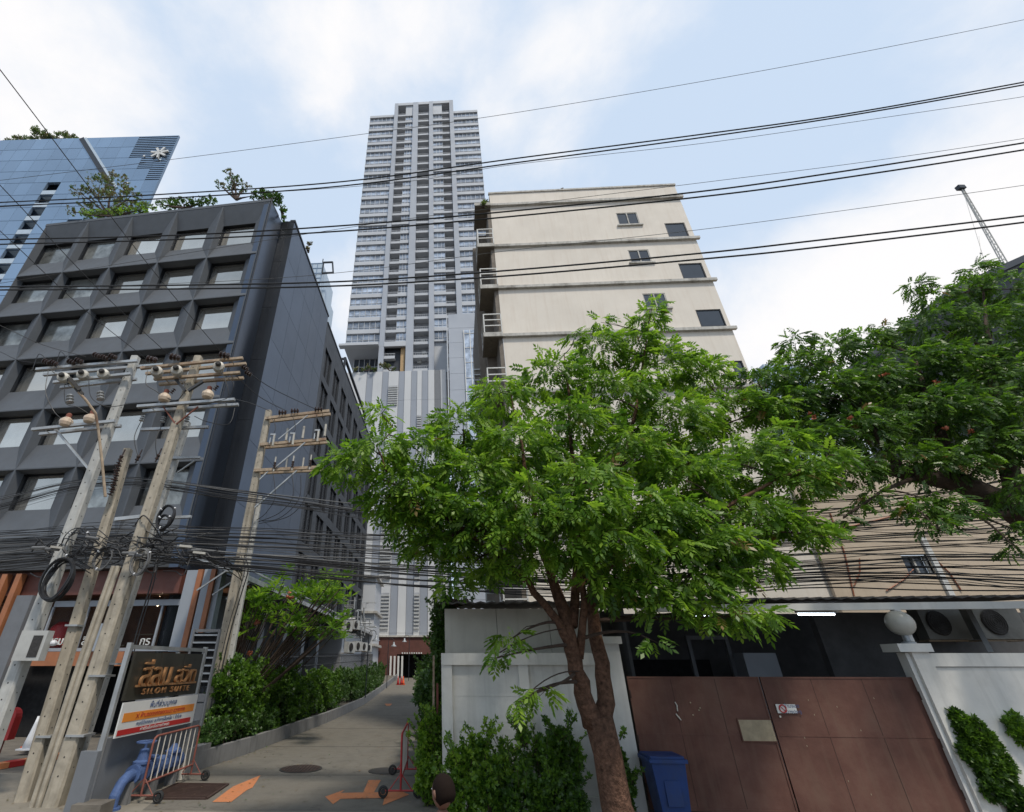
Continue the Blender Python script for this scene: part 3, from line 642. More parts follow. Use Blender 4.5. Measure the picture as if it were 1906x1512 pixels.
MB().box(X[2] + .1, X[4] - 1.1, .9, 1.2, 50, Z0 - .2).build('lobby_opening', 'trim_dark', tw); MB().box(X[4] - 1.0, X[4] - .2, .3, 2.2, 50, Z0 - .2).build('warm_panel', 'tower_warm', tw)
MB().box(X[0] - .9, X[1] - .01, -1.2, -.01, Z0 - .55, Z0 - .1).box(X[2], X[4], -.5, -.01, Z0 - .6, Z0 + .5).build('canopy_slab', 'tower_wall', tw)
acb = MB().box(0, .8, 0, .3, 0, .6).mesh('air_conditioner', 'ac_white')
for k, (px, py) in enumerate(((783, 632), (776, 672), (770, 706), (812, 628), (826, 628), (785, 655))):
    u, z = TF.loc(px, py, .3); inst('air_conditioner', acb, tw, (u, .9, z))
# podium -----------------------------------------------------------
PF = Frame(-30, 71.2, -3.3)
pod = thing('podium_building', 'tall striped pale and grey car park podium below the apartment tower', 'building', PF.o, PF.a)
def pu(c): return PF.loc(640 + c / 5.038, 739)[0]
ZP = PF.loc(770, 690)[1]
st = [(None, 200, 'podium_pale'), (200, 262, 'podium_grey'), (262, 350, 'podium_pale'), (350, 410, 'podium_grey'), (410, 508, 'podium_pale'), (508, 565, 'podium_grey'), (565, 628, 'podium_pale'), (628, 685, 'podium_grey'),
      (685, 730, 'podium_pale'), (730, 790, 'podium_grey'), (790, 850, 'podium_pale'), (850, 908, 'podium_dark'), (908, 965, 'podium_pale')]
for a, c, m in st:
    ua = 0 if a is None else pu(a); uc = pu(c); off = {'podium_pale': 0.0, 'podium_grey': .12, 'podium_dark': .12}[m]
    for k in range(8):
        z1, z0 = ZP - k * ZP / 8, ZP - (k + 1) * ZP / 8
        MB().box(ua + .015, uc - .015, off, 1.0, max(z0 + .03, 0), z1 - .0).build('cladding_panel', m, pod)
MB().box(0, pu(965), 1.01, 9, 0, ZP - .1).build('core', 'podium_dark', pod)
sl = MB()
def louv(c0, c1, z0, z1, nm='louvre'):
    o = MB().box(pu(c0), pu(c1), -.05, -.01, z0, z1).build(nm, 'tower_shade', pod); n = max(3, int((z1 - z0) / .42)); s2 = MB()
    for k in range(n): s2.box(pu(c0) - .03, pu(c1) + .03, -.22, -.06, z0 + k * (z1 - z0) / n, z0 + (k + .45) * (z1 - z0) / n)
    s2.build('slats', 'louvre', o)
for c0, c1 in ((415, 500), (690, 726)):
    for zc in (6.6, 13, 19.5, 26): louv(c0, c1, zc, zc + 4.6)
louv(415, 500, 41.5, 45.5); louv(690, 726, 36, 39.5)
# lift shaft tower, panelled, right of the podium
sh = thing('lift_tower', 'bluish grey panelled lift tower with a glazed strip, against the right of the apartment tower', 'building', PF.o, PF.a)
ua = PF.loc(834, 590, -1.5)[0]; ZT = PF.loc(850, 585, -1.5)[1]; ud = ua + 9.5
n = 18
for k in range(n): MB().box(ua, ud, -1.5, -1.4, ZT * k / n + .04, ZT * (k + 1) / n).build('cladding_panel', 'tower_pier', sh)
MB().box(ua + .03, ud, -1.39, 6, 0, ZT - .1).build('core', 'podium_dark', sh)
ue = PF.loc(864, 640, -1.6)[0]
MB().box(ue, ue + 2.2, -1.62, -1.51, 20, ZT - 4).build('glazed_strip', 'tower_glass', sh)
b = MB()
for x in (ue, ue + 1.1, ue + 2.2): b.box(x - .07, x + .07, -1.74, -1.63, 20, ZT - 4)
for k in range(12): b.box(ue, ue + 2.2, -1.72, -1.64, 20 + k * 3.2, 20.08 + k * 3.2)
b.build('strip_frame', 'sign_white', sh)
MB().box(ua - .35, ua - .15, -1.6, -1.4, 30, ZT).build('drain_pipe', 'tower_wall', sh)
# garage portal -----------------------------------------------------
gp_ = thing('garage_portal', 'brown tiled garage entrance with a dark opening at the end of the alley', 'garage', (0, 0, .85))
xl, xr = at(703, 1200, 66.5).x, at(806, 1200, 66.5).x; ox = at(738, 1240, 66.5).x; zt_ = at(760, 1186, 66.5).z - .85; zo = at(760, 1218, 66.5).z - .85
gb = MB().box(xl - 2.5, xr, 66.5, 66.9, zo, zt_).box(xl - 2.5, ox, 66.5, 66.9, -.9, zo - .005); gb.build('wall', 'brown_clad', gp_)
MB().box(xl - 2.5, xr, 66.3, 70.5, zt_, zt_ + .18).build('coping', 'ledge', gp_)
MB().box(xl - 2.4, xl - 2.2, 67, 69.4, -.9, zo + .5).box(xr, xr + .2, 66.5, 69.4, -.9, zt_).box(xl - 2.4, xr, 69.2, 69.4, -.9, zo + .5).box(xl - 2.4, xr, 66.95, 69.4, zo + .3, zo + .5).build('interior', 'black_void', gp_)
b = MB()
for k in range(9): x = at(748 + k * 4.4, 1215, 66.5).x; b.box(x, x + .16, 66.40, 66.48, zo + .05, zo + .2)
b.each('height_mark', 'letter_white', gp_)
b = MB()
for k in range(4): x = at(725 + k * 7.2, 1240, 66).x; b.box(x, x + .22, 66.2, 66.4, -.7, zo - .2)
b.each('upright_bar', 'white_paint', gp_)
sheet('garage_floor', [(xl - 2.5, 66.5), (xr, 66.5), (xr, 69.3), (xl - 2.5, 69.3)], .9, 'asphalt')
# low pale house between wing and podium, with air conditioners
ph_ = thing('pale_house', 'small pale building with ledges behind the end of the dark wing', 'building', (0, 0, 0))
xa = at(700, 1080, 59).x
MB().box(xa - 6, xa, 59, 66, 0, 11.5).build('wall', 'tower_wall', ph_)
for z in (4.2, 7.6, 11.5): MB().box(xa - 6, xa + .35, 58.6, 66.2, z, z + .25).build('ledge', 'ledge', ph_)
# ================================================================ BEIGE APARTMENT BUILDING
BF = Frame(3.50, 17.75, -3.1)
bg_ = thing('beige_building', 'tall beige rendered building with stained floor ledges and side balconies', 'building', BF.o, BF.a)
BW = BF.loc(1257, 350)[0]; ZR = BF.loc(1080, 354)[1]
zl = [BF.loc(1100, y)[1] for y in (376, 453, 531, 621)]; st_ = zl[2] - zl[3]
while zl[-1] - 3.1 > 1: zl.append(zl[-1] - 3.15)
wins = []
def win_at(x0, y0, x1, y1, kind):
    ua, za = BF.loc(x0, y0); ub, zb = BF.loc(x1, y1); wins.append((ua, ub, zb, za, kind))
for q in ((1146, 397, 1192, 418, 's'), (1168, 466, 1214, 488, 's'), (1195, 547, 1246, 573, 's'), (1236, 416, 1284, 441, 'p'), (1262, 491, 1317, 519, 'p'), (1294, 577, 1353, 607, 'p'), (1228, 640, 1275, 665, 's'), (1360, 672, 1394, 705, 'p'), (1462, 930, 1506, 982, 'p')): win_at(*q)
wins = [(a, min(c, BW - .12), z0, z1, k) for a, c, z0, z1, k in wins]
# wall face with real openings: strips between window heights
zc = sorted(set([0, ZR] + [z for wn in wins for z in wn[2:4]]))
b = MB()
for z0, z1 in zip(zc[:-1], zc[1:]):
    hs = sorted([(a, c) for a, c, p, q, k in wins if p < (z0 + z1) / 2 < q]); u = 0
    for a, c in hs: b.quad((u, 0, z0), (a, 0, z0), (a, 0, z1), (u, 0, z1)); u = c
    b.quad((u, 0, z0), (BW, 0, z0), (BW, 0, z1), (u, 0, z1))
for a, c, z0, z1, k in wins:
    e = .05; b.quad((a, 0, z0), (a, e, z0), (a, e, z1), (a, 0, z1)); b.quad((c, 0, z0), (c, 0, z1), (c, e, z1), (c, e, z0)); b.quad((a, 0, z0), (c, 0, z0), (c, e, z0), (a, e, z0)); b.quad((a, 0, z1), (a, e, z1), (c, e, z1), (c, 0, z1))
b.quad((BW, 0, 0), (BW, 14, 0), (BW, 14, ZR), (BW, 0, ZR)); b.quad((0, 0, ZR), (BW, 0, ZR), (BW, 14, ZR), (0, 14, ZR))
b.build('wall', 'beige', bg_)
MB().box(-.05, BW + .05, -.06, .1, ZR + .002, ZR + .12).build('parapet_cap', 'ledge', bg_)
for a, c, z0, z1, k in wins:
    f = MB(); t_ = .05
    f.box(a, c, .015, .08, z0, z0 + t_).box(a, c, .015, .08, z1 - t_, z1).box(a, a + t_, .015, .08, z0 + t_, z1 - t_).box(c - t_, c, .015, .08, z0 + t_, z1 - t_)
    if k == 's': m_ = (a + c) / 2; f.box(m_ - .03, m_ + .03, .01, .08, z0 + t_, z1 - t_)
    fo = f.build('window', 'ledge' if k == 's' else 'side_black', bg_)
    MB().box(a + t_, c - t_, .045, .10, z0 + t_, z1 - t_).build('pane', 'dark_glass', fo)
    if k == 's': MB().box(a - .12, c + .12, -.10, -.003, z0 - .1, z0 - .01).build('sill', 'ledge', fo)
ul = BF.loc(884, 392)[0]
for i, z in enumerate(zl):
    b = MB().box(-.0, BW + .16, -.15, -.003, z - .09, z + .07); b.build('floor_ledge', 'ledge', bg_)
    MB().box(ul, -.003, -.16, 1.55, z - .12, z + .08).build('balcony_slab', 'beige_side_shaded', bg_); MB().box(ul - .03, -.003, -.22, -.163, z - .13, z + .11).build('slab_edge', 'ledge', bg_)
    if i:
        r = MB(); y0 = -.19
        for q in (.4, .75, 1.1): r.beam((ul + .03, y0, z + .12 + q), (-.02, y0, z + .12 + q), .05); r.beam((ul + .03, y0, z + .12 + q), (ul + .03, 1.4, z + .12 + q), .05)
        for p in ((ul + .03, y0), (-.03, y0), (ul + .03, 1.3)): r.beam((*p, z + .12), (*p, z + 1.24), .05)
        r.build('railing', 'white_paint', bg_)
MB().box(ul + .25, -.002, 1.62, 14, 0, ZR - 1.6).build('side_wall', 'beige_side_shaded', bg_); MB().box(-.2, -.004, .02, 1.6, 0, ZR - 1.5).build('side_return', 'beige_side_shaded', bg_)
MB().box(ul - .1, ul + .45, 2.2, 2.9, 0, ZR - 2).build('side_pier', 'beige_side_shaded', bg_)
s = MB()
for k in range(60):
    z = 3 + k * .33
    if z < 16: s.box(ul - .42, ul - .12, 2.3, 2.5, z, z + .05)
s.beam((ul - .44, 2.4, 2), (ul - .44, 2.4, 16.3), .05).build('fire_ladder', 'galv', bg_)
p = BF.w(BF.loc(1046, 354)[0], .05, ZR + .12)
t = thing('pigeon', 'small dark pigeon perched on the roof edge of the beige building', 'bird', p)
MB().lathe((0, 0, .10), [(.01, -.16), (.05, -.1), (.075, 0), (.05, .09), (.02, .13)], 8, (.8, 0, .6)).lathe((.10, 0, .2), [(.01, -.05), (.04, 0), (.01, .05)], 8).build('body', 'iron', t, smooth=True)
MB().beam((0, .02, 0), (0, .02, .06), .012).beam((0, -.02, 0), (0, -.02, .06), .012).build('legs', 'rust_paint', t)
b = MB(); b.prism([(0, 0), (.3, 0), (.3, .3), (0, .3)], 0, .01)
# annex ------------------------------------------------------------
AF = Frame(13.95, 17.03, -4.0)
an = thing('annex_building', 'lower pale brown rendered annex wall behind the crossing cables', 'building', AF.o, AF.a)
a, z1 = AF.loc(1676, 1034); c, z0 = AF.loc(1742, 1070)
b = MB(); b.quad((0, 0, 0), (30, 0, 0), (30, 0, z0), (0, 0, z0)); b.quad((0, 0, z1), (30, 0, z1), (30, 0, 9.4), (0, 0, 9.4)); b.quad((0, 0, z0), (a, 0, z0), (a, 0, z1), (0, 0, z1)); b.quad((c, 0, z0), (30, 0, z0), (30, 0, z1), (c, 0, z1))
b.quad((0, 0, 9.4), (30, 0, 9.4), (30, 10, 9.4), (0, 10, 9.4)); b.quad((0, 0, 0), (0, 10, 0), (0, 10, 9.4), (0, 0, 9.4)); b.build('wall', 'beige_annex', an)
f = MB().box(a, c, .08, .16, z0, z0 + .06).box(a, c, .08, .16, z1 - .06, z1).box(a, a + .06, .08, .16, z0 + .06, z1 - .06).box(c - .06, c, .08, .16, z0 + .06, z1 - .06).box((a + c) / 2 - .03, (a + c) / 2 + .03, .08, .16, z0 + .06, z1 - .06).build('window', 'ledge', an)
MB().box(a + .06, c - .06, .17, .2, z0 + .06, z1 - .06).build('pane', 'dark_glass', f)
MB().box(c + .05, c + .22, -.08, 0, z0 - 1.2, z1 + .6).build('downpipe', 'white_paint', an)
tr = MB()
for (x0, y0, x1, y1) in ((1545, 955, 1590, 1110), (1560, 985, 1700, 950), (1735, 1035, 1790, 1100), (1590, 1090, 1600, 1040), (1650, 1100, 1700, 1060)):
    u_a, z_a = AF.loc(x0, y0, -.03); u_b, z_b = AF.loc(x1, y1, -.03); tr.path([(u_a, -.03, z_a), ((u_a + u_b) / 2 + .1, -.03, (z_a + z_b) / 2), (u_b, -.03, z_b)], .022, 5)
tr.each('rusty_pipe', 'copper_pipe', an)
# dark roofed house behind the right tree ----------------------------
dr = thing('dark_roof_house', 'house with a steep dark roof behind the right hand tree', 'house', (0, 0, 0))
k0 = at(1560, 700, 26); k1 = at(1775, 535, 24.5); k2 = at(1990, 440, 23)
b = MB(); q = Vector((1.2, 12, 0)); e = Vector((0, -.0, -.55))
b.quad(k0, k1, k1 + q, k0 + q); b.quad(k1, k2, k2 + q, k1 + q)
b.quad(k0 + e, k1 + e, k1, k0); b.quad(k1 + e, k2 + e, k2, k1); b.build('roof', 'dark_roof', dr)
b = MB(); s_ = Vector((.1, .35, -.55))
for (m0, m1) in ((k0, k1), (k1, k2)): b.quad((m0.x, m0.y + .35, 0), (m1.x, m1.y + .35, 0), m1 + s_, m0 + s_)
b.build('wall', 'side_black', dr)
b = MB(); b.beam(k0 + Vector((0, -.12, -.2)), k1 + Vector((0, -.12, -.2)), .12, .45).beam(k1 + Vector((0, -.12, -.2)), k2 + Vector((0, -.12, -.2)), .12, .45).build('verge_board', 'wing_grey', dr)
# far hazy block and the crane ---------------------------------------
p = at(1420, 678, 160); fb = thing('distant_block', 'pale hazy block far beyond the gap between the two trees', 'building', (p.x, p.y, 0))
MB().box(0, 18, 0, 15, 0, p.z).build('wall', 'balcony_pale', fb)
for k in range(4): MB().box(.5, 17.5, -.2, -.01, p.z - 3.6 * (k + 1), p.z - 3.6 * k - 1.9).build('window_band', 'blue_glass', fb)
cr = thing('crane', 'pale lattice jib of a construction crane rising over the right tree', 'crane', at(1895, 530, 150) * Vector((1, 1, 0)) if False else (0, 0, 0))
A, B = at(1893, 525, 150), at(1791, 350, 150); d = (B - A); sd = Vector((1.1, 0, .6)); bk = Vector((0, 1.6, 0))
b = MB(); n = 26
for o_ in (sd, -sd, bk): b.beam(A + o_, B + o_ * .4, .32)
for k in range(n):
    p, q = A + d * k / n, A + d * (k + 1) / n; r1, r2 = 1 - .6 * k / n, 1 - .6 * (k + 1) / n; f = 1 if k % 2 else -1
    b.beam(p + sd * r1 * f, q - sd * r2 * f, .16); b.beam(p + bk * r1, q + sd * r2 * f, .14)
b.build('jib', 'crane_grey', cr); MB().box(B.x - 2.4, B.x + .8, 149, 151, B.z - 1.0, B.z + 1.2).build('jib_head', 'trim_dark', cr)
b = MB(); h = at(1835, 490, 150); b.beam(h, A, .35).beam(h, A - Vector((2.5, 0, 4)), .35).beam(h + Vector((0, 0, 1)), B, .10).box(h.x - 2, h.x + 2, 149, 151, h.z - 1.5, h.z + .8); b.build('mast_head', 'crane_grey', cr)
g = A - Vector((0, 0, 2)); b = MB()
for dx, dy in ((-1, -1), (1, -1), (-1, 1), (1, 1)): b.beam((g.x + dx, g.y + dy, 0), (g.x + dx, g.y + dy, g.z), .3)
for k in range(14): b.beam((g.x - 1, g.y - 1, k * g.z / 14), (g.x + 1, g.y - 1, (k + 1) * g.z / 14), .2)
b.build('mast', 'crane_grey', cr); pk = at(1822, 440, 150); pk2 = at(1826, 472, 150); MB().path([pk, pk2], .08, 4).lathe(pk2, [(.3, -.4), (.5, 0), (.3, .5)], 6).build('hook_cable', 'crane_grey', cr)
# ================================================================ BOUNDARY WALL, GATE, CARPORT
def fw(x): return 11.5 - .1 * x                       # front plane of the walls
WD = -5.71
WL = Frame(.27, fw(.27), WD)
wall = thing('white_wall', 'white rendered boundary wall with recessed panels left of the brown gate', 'wall', WL.o, WL.a)
ue = WL.loc(1122, 1240)[0]; uz = WL.loc(840, 1216)[1]; ua = WL.loc(841, 1240)[0]; uz2 = WL.loc(900, 1238)[1]
uc0, uc1 = WL.loc(966, 1260)[0], WL.loc(984, 1260)[0]; ud = 0
MB().box(0, ue, .07, .25, 0, uz - .01).build('recessed_panel', 'white_wall', wall)
MB().box(-.02, ue, -.03, .28, uz2, uz).box(-.02, ua, 0, .26, 0, uz2 - .002).box(uc0, uc1, 0, .065, .3, uz2 - .002).box(ua + .002, ue, -.0, .065, 0, .30).build('frame_mouldings', 'white_wall', wall)
for z in (1.9, 1.45, 1.0): MB().box(ua + .06, uc0 - .06, .064, .0695, z, z + .012).build('plaster_ridge', 'white_wall', wall)
gp2 = thing('gate_post', 'white gate post with a flat cap, behind the forked tree trunk', 'post', WL.w(ue, 0, 0), WL.a)
pw_ = WL.loc(1156, 1225, -.08)[0] - ue
MB().box(.003, pw_, -.08, .35, 0, 2.86).build('shaft', 'white_paint', gp2); MB().box(-.06, pw_ + .06, -.15, .42, 2.862, 3.0).build('cap', 'white_paint', gp2)
# cream fascia and shed roof over it
shd = thing('lean_to_roof', 'cream clad lean-to with a thin dark corrugated roof above the white wall', 'roof', (0, 0, 0))
x0 = at(828, 1200, 12.1).x; za, zb = at(850, 1212, 12.1).z, at(850, 1131, 12.1).z
for i in range(3): MB().box(x0 + i * 1.24 + .006, x0 + (i + 1) * 1.24 - .006, 12.1, 12.16, za - .6, zb - .03).build('fascia_panel', 'fascia_cream', shd)
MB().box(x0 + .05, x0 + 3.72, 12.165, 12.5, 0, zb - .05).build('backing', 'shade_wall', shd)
def rooflet(xa, xb, ya, yb, z, nm, par, dz=.35, pitch=.26):
    b = MB(); n = int((xb - xa) / (pitch / 2)); V = []
    for i in range(n + 1):
        x = xa + (xb - xa) * i / n; h = .035 if i % 2 else 0; yy = ya(x)
        V.append(((x, yy, z + h), (x, yb, z + h + dz)))
    for i in range(n):
        a, c = V[i], V[i + 1]; b.quad(a[0], c[0], c[1], a[1]); b.quad(*[(p[0], p[1], p[2] - .03) for p in (a[0], a[1], c[1], c[0])]); b.quad(a[0], (a[0][0], a[0][1], a[0][2] - .03), (c[0][0], c[0][1], c[0][2] - .03), c[0])
    return b.build(nm, 'roof_sheet', par)
rooflet(x0 - .08, 4.6, lambda x: 11.75 - .06 * x, 16.6, 3.74, 'corrugated_roof', shd)
cp = thing('carport', 'dark covered parking bay with a corrugated roof behind the brown gate', 'carport', (0, 0, 0))
rooflet(4.62, 13.4, lambda x: fw(x) + .05, 16.2, 3.72, 'corrugated_roof', cp)
xb0, xb1 = at(1345, 1133, 10.9).x, at(1893, 1120, 10.5).x
MB().beam((4.7, fw(4.7) + .12, 3.56), (13.2, fw(13.2) + .12, 3.56), .08, .14).build('front_beam', 'white_paint', cp)
for x, w_ in ((9.86, .12), (12.35, .14)): MB().beam((x, fw(x) + .14, 0), (x, fw(x) + .14, 3.49), w_, w_).build('post', 'white_paint', cp)
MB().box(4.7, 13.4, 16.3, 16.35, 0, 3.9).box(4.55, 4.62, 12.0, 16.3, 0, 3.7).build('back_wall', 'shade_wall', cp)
MB().box(4.62, 13.4, 10.6, 16.3, -.02, .02).build('floor', 'asphalt', cp)
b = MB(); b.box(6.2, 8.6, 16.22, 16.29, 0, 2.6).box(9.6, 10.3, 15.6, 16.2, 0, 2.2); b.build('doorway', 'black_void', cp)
MB().box(8.6, 9.5, 14.4, 14.9, 0, 2.75).build('cabinet', 'gray_panel', cp); MB().box(7.4, 7.5, 14.9, 15.0, 0, 3.2).box(7.5, 8.5, 14.9, 15.0, 3.1, 3.2).box(8.5, 8.6, 14.9, 15.0, 0, 3.2).build('inner_door_frame', 'gray_render', cp); MB().path([(6.0, 15.9, 0), (6.0, 15.9, 3.6)], .06, 8).build('inner_pipe', 'galv', cp)
for (xa, ya, xb, yb, Y, lab) in ((1486, 1144, 1553, 1143, 12.6, 'lit white tube lamp under the carport roof, right of the tree'), (1292, 1146, 1322, 1146, 12.6, 'lit white tube lamp half hidden by the leaves under the carport roof')):
    p, q = at(xa, ya, Y), at(xb, yb, Y); t = thing('tube_lamp', lab, 'lamp', p.lerp(q, .5)); h = (q - p).length / 2
    MB().path([(-h, 0, 0), (h, 0, 0)], .022, 8).build('tube', 'tube_lit', t); MB().box(-h - .05, h + .05, -.03, .03, .03, .08).build('housing', 'white_paint', t)
# gate -------------------------------------------------------------
GF2 = Frame(4.25, fw(4.25) + .06, WD)
uL = GF2.loc(1166, 1258)[0]; uR = GF2.loc(1698, 1262)[0]; uM = GF2.loc(1412, 1260)[0]; zT = GF2.loc(1412, 1260)[1]
for nm, (a, c), lab in (('gate_leaf', (uL, uM - .015), 'left leaf of the brown steel gate, with the pale square patch'), ('gate_leaf', (uM + .015, uR), 'right leaf of the brown steel gate, with the small no parking sign')):
    g = thing(nm, lab, 'gate', GF2.o, GF2.a, 'leaves of the brown steel gate')
    mid = zT - .98
    MB().box(a + .03, c - .03, .0, .012, .16, mid - .012).build('lower_sheet', 'gate_brown', g); MB().box(a + .03, c - .03, -.002, .010, mid + .012, zT - .03).build('upper_sheet', 'gate_brown', g)
    b = MB(); b.box(a, c, -.012, .03, zT - .03, zT).box(a, c, -.012, .03, .12, .16).box(a, a + .03, -.012, .03, .16, zT - .03).box(c - .03, c, -.012, .03, .16, zT - .03).box(a + .03, c - .03, -.006, .02, mid - .012, mid + .012); b.build('frame', 'gate_brown', g)
    for k in range(3):
        hz_ = .45 + k * .75; hx = a if a == uL else c
        MB().lathe((hx, -.02, hz_), [(.022, -.07), (.022, .07)], 8).build('hinge', 'iron_rust', g)
    for k in range(1, 3):
        u_ = a + (c - a) * k / 3; MB().box(u_ - .004, u_ + .004, -.0045, -.0022, mid + .02, zT - .04).build('weld_seam', 'iron_rust', g); MB().box(u_ - .004, u_ + .004, -.0035, -.0002, .17, mid - .02).build('weld_seam', 'iron_rust', g)
    if a == uL:
        p0, q0 = GF2.loc(1374, 1340, -.03), GF2.loc(1446, 1380, -.03)
        f = MB().box(p0[0], q0[0], -.03, -.012, q0[1], p0[1]).build('patch_plate', 'gate_patch', g)
        MB().box(p0[0] - .02, q0[0] + .02, -.025, -.0121, q0[1] - .02, q0[1]).box(p0[0] - .02, q0[0] + .02, -.025, -.0121, p0[1], p0[1] + .02).box(p0[0] - .02, p0[0], -.025, -.0121, q0[1], p0[1]).build('patch_rim', 'gate_brown', f)
        pts = [GF2.loc(*q, -.014) for q in ((1256, 1307), (1260, 1313), (1261, 1324))]; pt2 = [GF2.loc(*q, -.014) for q in ((1258, 1329), (1263, 1335), (1268, 1341))]
        MB().path([(u, -.014, z) for u, z in pts], .012, 5).path([(u, -.014, z) for u, z in pt2], [.012, .016, .008], 5).build('worn_paint', 'bar_white', g)
        b = MB()
        for q in ((1285, 1308), (1290, 1331), (1301, 1322), (1303, 1318)): u, z = GF2.loc(*q, -.012); b.box(u - .012, u + .014, -.014, -.010, z - .012, z + .012)
        b.each('paint_speck', 'gate_patch', g)
    else:
        a0, b0 = GF2.loc(1443, 1311, -.02), GF2.loc(1485, 1328, -.02)
        s = MB().box(a0[0], b0[0], -.025, -.013, b0[1], a0[1]).build('sign_plate', 'sign_white', g); cx = a0[0] + .11; cz = (a0[1] + b0[1]) / 2
        MB().torus((cx, -.03, cz), .062, .013, (0, 1, 0), 14).beam((cx - .045, -.03, cz + .045), (cx + .045, -.03, cz - .045), .014, .01).build('no_parking_symbol', 'letter_red', s)
        text('ห้ามจอด', s, ((cx + b0[0]) / 2 + .05, -.027, cz + .045), .085, 'ink_blue', 0, .002); text('ขวางประตู', s, ((cx + b0[0]) / 2 + .05, -.027, cz - .05), .075, 'ink_blue', 0, .002)
        u, z = GF2.loc(1452, 1334, -.02); MB().lathe((u, -.02, z), [(.018, -.01), (.018, .01)], 8, (0, 1, 0)).build('bolt', 'bar_white', g)
        b = MB()
        for k in range(9):
            q = GF2.loc(random.uniform(1490, 1700), random.uniform(1285, 1490), -.004); b.box(q[0] - .005, q[0] + .006, -.0035, -.0022, q[1] - .012, q[1] + .014)
        b.each('paint_chip', 'gate_patch', g)
# right wall ---------------------------------------------------------
RW = Frame(9.72, fw(9.72) - .05, WD)
rw = thing('white_wall', 'white rendered wall with ivy, right of the brown gate', 'wall', RW.o, RW.a)
zr = RW.loc(1800, 1216)[1]; zg = RW.loc(1800, 1241)[1]
MB().box(.22, 12, .0, .25, 0, zg - .012).build('panel', 'white_wall', rw); MB().box(.22, 12, -.035, .27, zg, zr).build('coping', 'white_wall', rw)
MB().box(-.12, .20, -.06, .30, 0, zr + .02).build('pier', 'white_wall', rw); MB().box(-.20, -.125, .0, .22, 0, zr + .01).build('reveal', 'white_paint', rw)
MB().box(-.36, .26, -.12, .34, zr + .022, zr + .17).build('pier_cap', 'white_paint', rw)
pgl = at(1675, 1160, fw(9.6) + .05); t = thing('globe_lamp', 'dirty white globe lamp on the wall pier at the right end of the gate', 'lamp', (pgl.x, pgl.y, zr + .17))
h = pgl.z - zr - .17
MB().lathe((0, 0, h), [(.24 * math.sin(math.pi * (i + .5) / 12), -.24 * math.cos(math.pi * (i + .5) / 12)) for i in range(12)], 20).build('globe', 'globe', t, smooth=True)
MB().lathe((0, 0, 0), [(.12, 0), (.12, .03), (.05, .05), (.05, h - .22), (.11, h - .2)], 12).build('stem', 'lamp_shell', t)
def aircon(px, py, Y, s, lab, mt='ac_white', rz=0, grp='air conditioner units'):
    p = at(px, py, Y); t = thing('air_conditioner', lab, 'air conditioner', p, rz, grp)
    MB().box(-.42 * s, .42 * s, 0, .3, -.28 * s, .28 * s).build('casing', mt, t)
    MB().lathe((-.12 * s, -.003, 0), [(.21 * s, 0), (.22 * s, -.02), (.21 * s, -.03)], 18, (0, 1, 0)).build('fan_recess', 'iron', t)
    b = MB()
    for q in range(5): b.torus((-.12 * s, -.04, 0), .04 * s * (q + 1), .006, (0, 1, 0), 14)
    b.build('grille', 'iron', t); MB().beam((-.4 * s, .1, -.3 * s), (.4 * s, .1, -.3 * s), .04).beam((-.35 * s, .1, -.3 * s), (-.35 * s, .5, -.3 * s), .04).beam((.35 * s, .1, -.3 * s), (.35 * s, .5, -.3 * s), .04).build('bracket', 'rusty', t); return t
aircon(1758, 1160, 13.2, 1.35, 'white air conditioner unit on the wall beyond the right wall, left of the pair', 'ac_grimy_shaded'); aircon(1862, 1158, 12.6, 1.35, 'grimy, shade-darkened air conditioner unit beyond the right wall, at the frame edge', 'ac_grimy_shaded')
MB().box
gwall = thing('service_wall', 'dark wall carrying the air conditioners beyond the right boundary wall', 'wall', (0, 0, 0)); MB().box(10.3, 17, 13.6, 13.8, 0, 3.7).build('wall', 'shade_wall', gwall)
t = thing('leaning_pipe', 'grey slanting pipe standing before the air conditioners', 'pipe', (0, 0, 0)); MB().beam(at(1795, 1120, 12.2), at(1845, 1215, 12.0), .09).build('pipe', 'galv', t)
# blue bin -----------------------------------------------------------
p = at(1243, 1470, 10.55); t = thing('blue_bin', 'dark blue plastic wheelie bin standing before the brown gate', 'bin', (p.x, p.y, 0), math.radians(-4))
zt = at(1243, 1403, 10.55).z
b = MB(); w0, w1, d0, d1 = .22, .29, .24, .30
b._add([(-w0, -d0, .08), (w0, -d0, .08), (w0, d0, .08), (-w0, d0, .08), (-w1, -d1, zt - .1), (w1, -d1, zt - .1), (w1, d1, zt - .1), (-w1, d1, zt - .1)], [(0, 3, 2, 1), (4, 5, 6, 7), (0, 1, 5, 4), (1, 2, 6, 5), (2, 3, 7, 6), (3, 0, 4, 7)]).build('body', 'bin_blue', t)
b = MB().prism([(-.33, -.34), (.33, -.34), (.34, .3), (.30, .36), (-.30, .36), (-.34, .3)], zt - .095, zt - .04).prism([(-.29, -.3), (.29, -.3), (.30, .28), (-.30, .28)], zt - .038, zt).build('lid', 'bin_blue', t)
b = MB().box(-.13, .13, -d0 - .055, -d0 - .04, .35, .7).build('front_rib', 'bin_blue', t)
wmh = MB().lathe((0, 0, 0), [(.09, -.03), (.1, 0), (.09, .03)], 14, (1, 0, 0)).mesh('wheel', 'rubber')
for s in (-1, 1): inst('wheel', wmh, t, (s * .27, .26, .1))
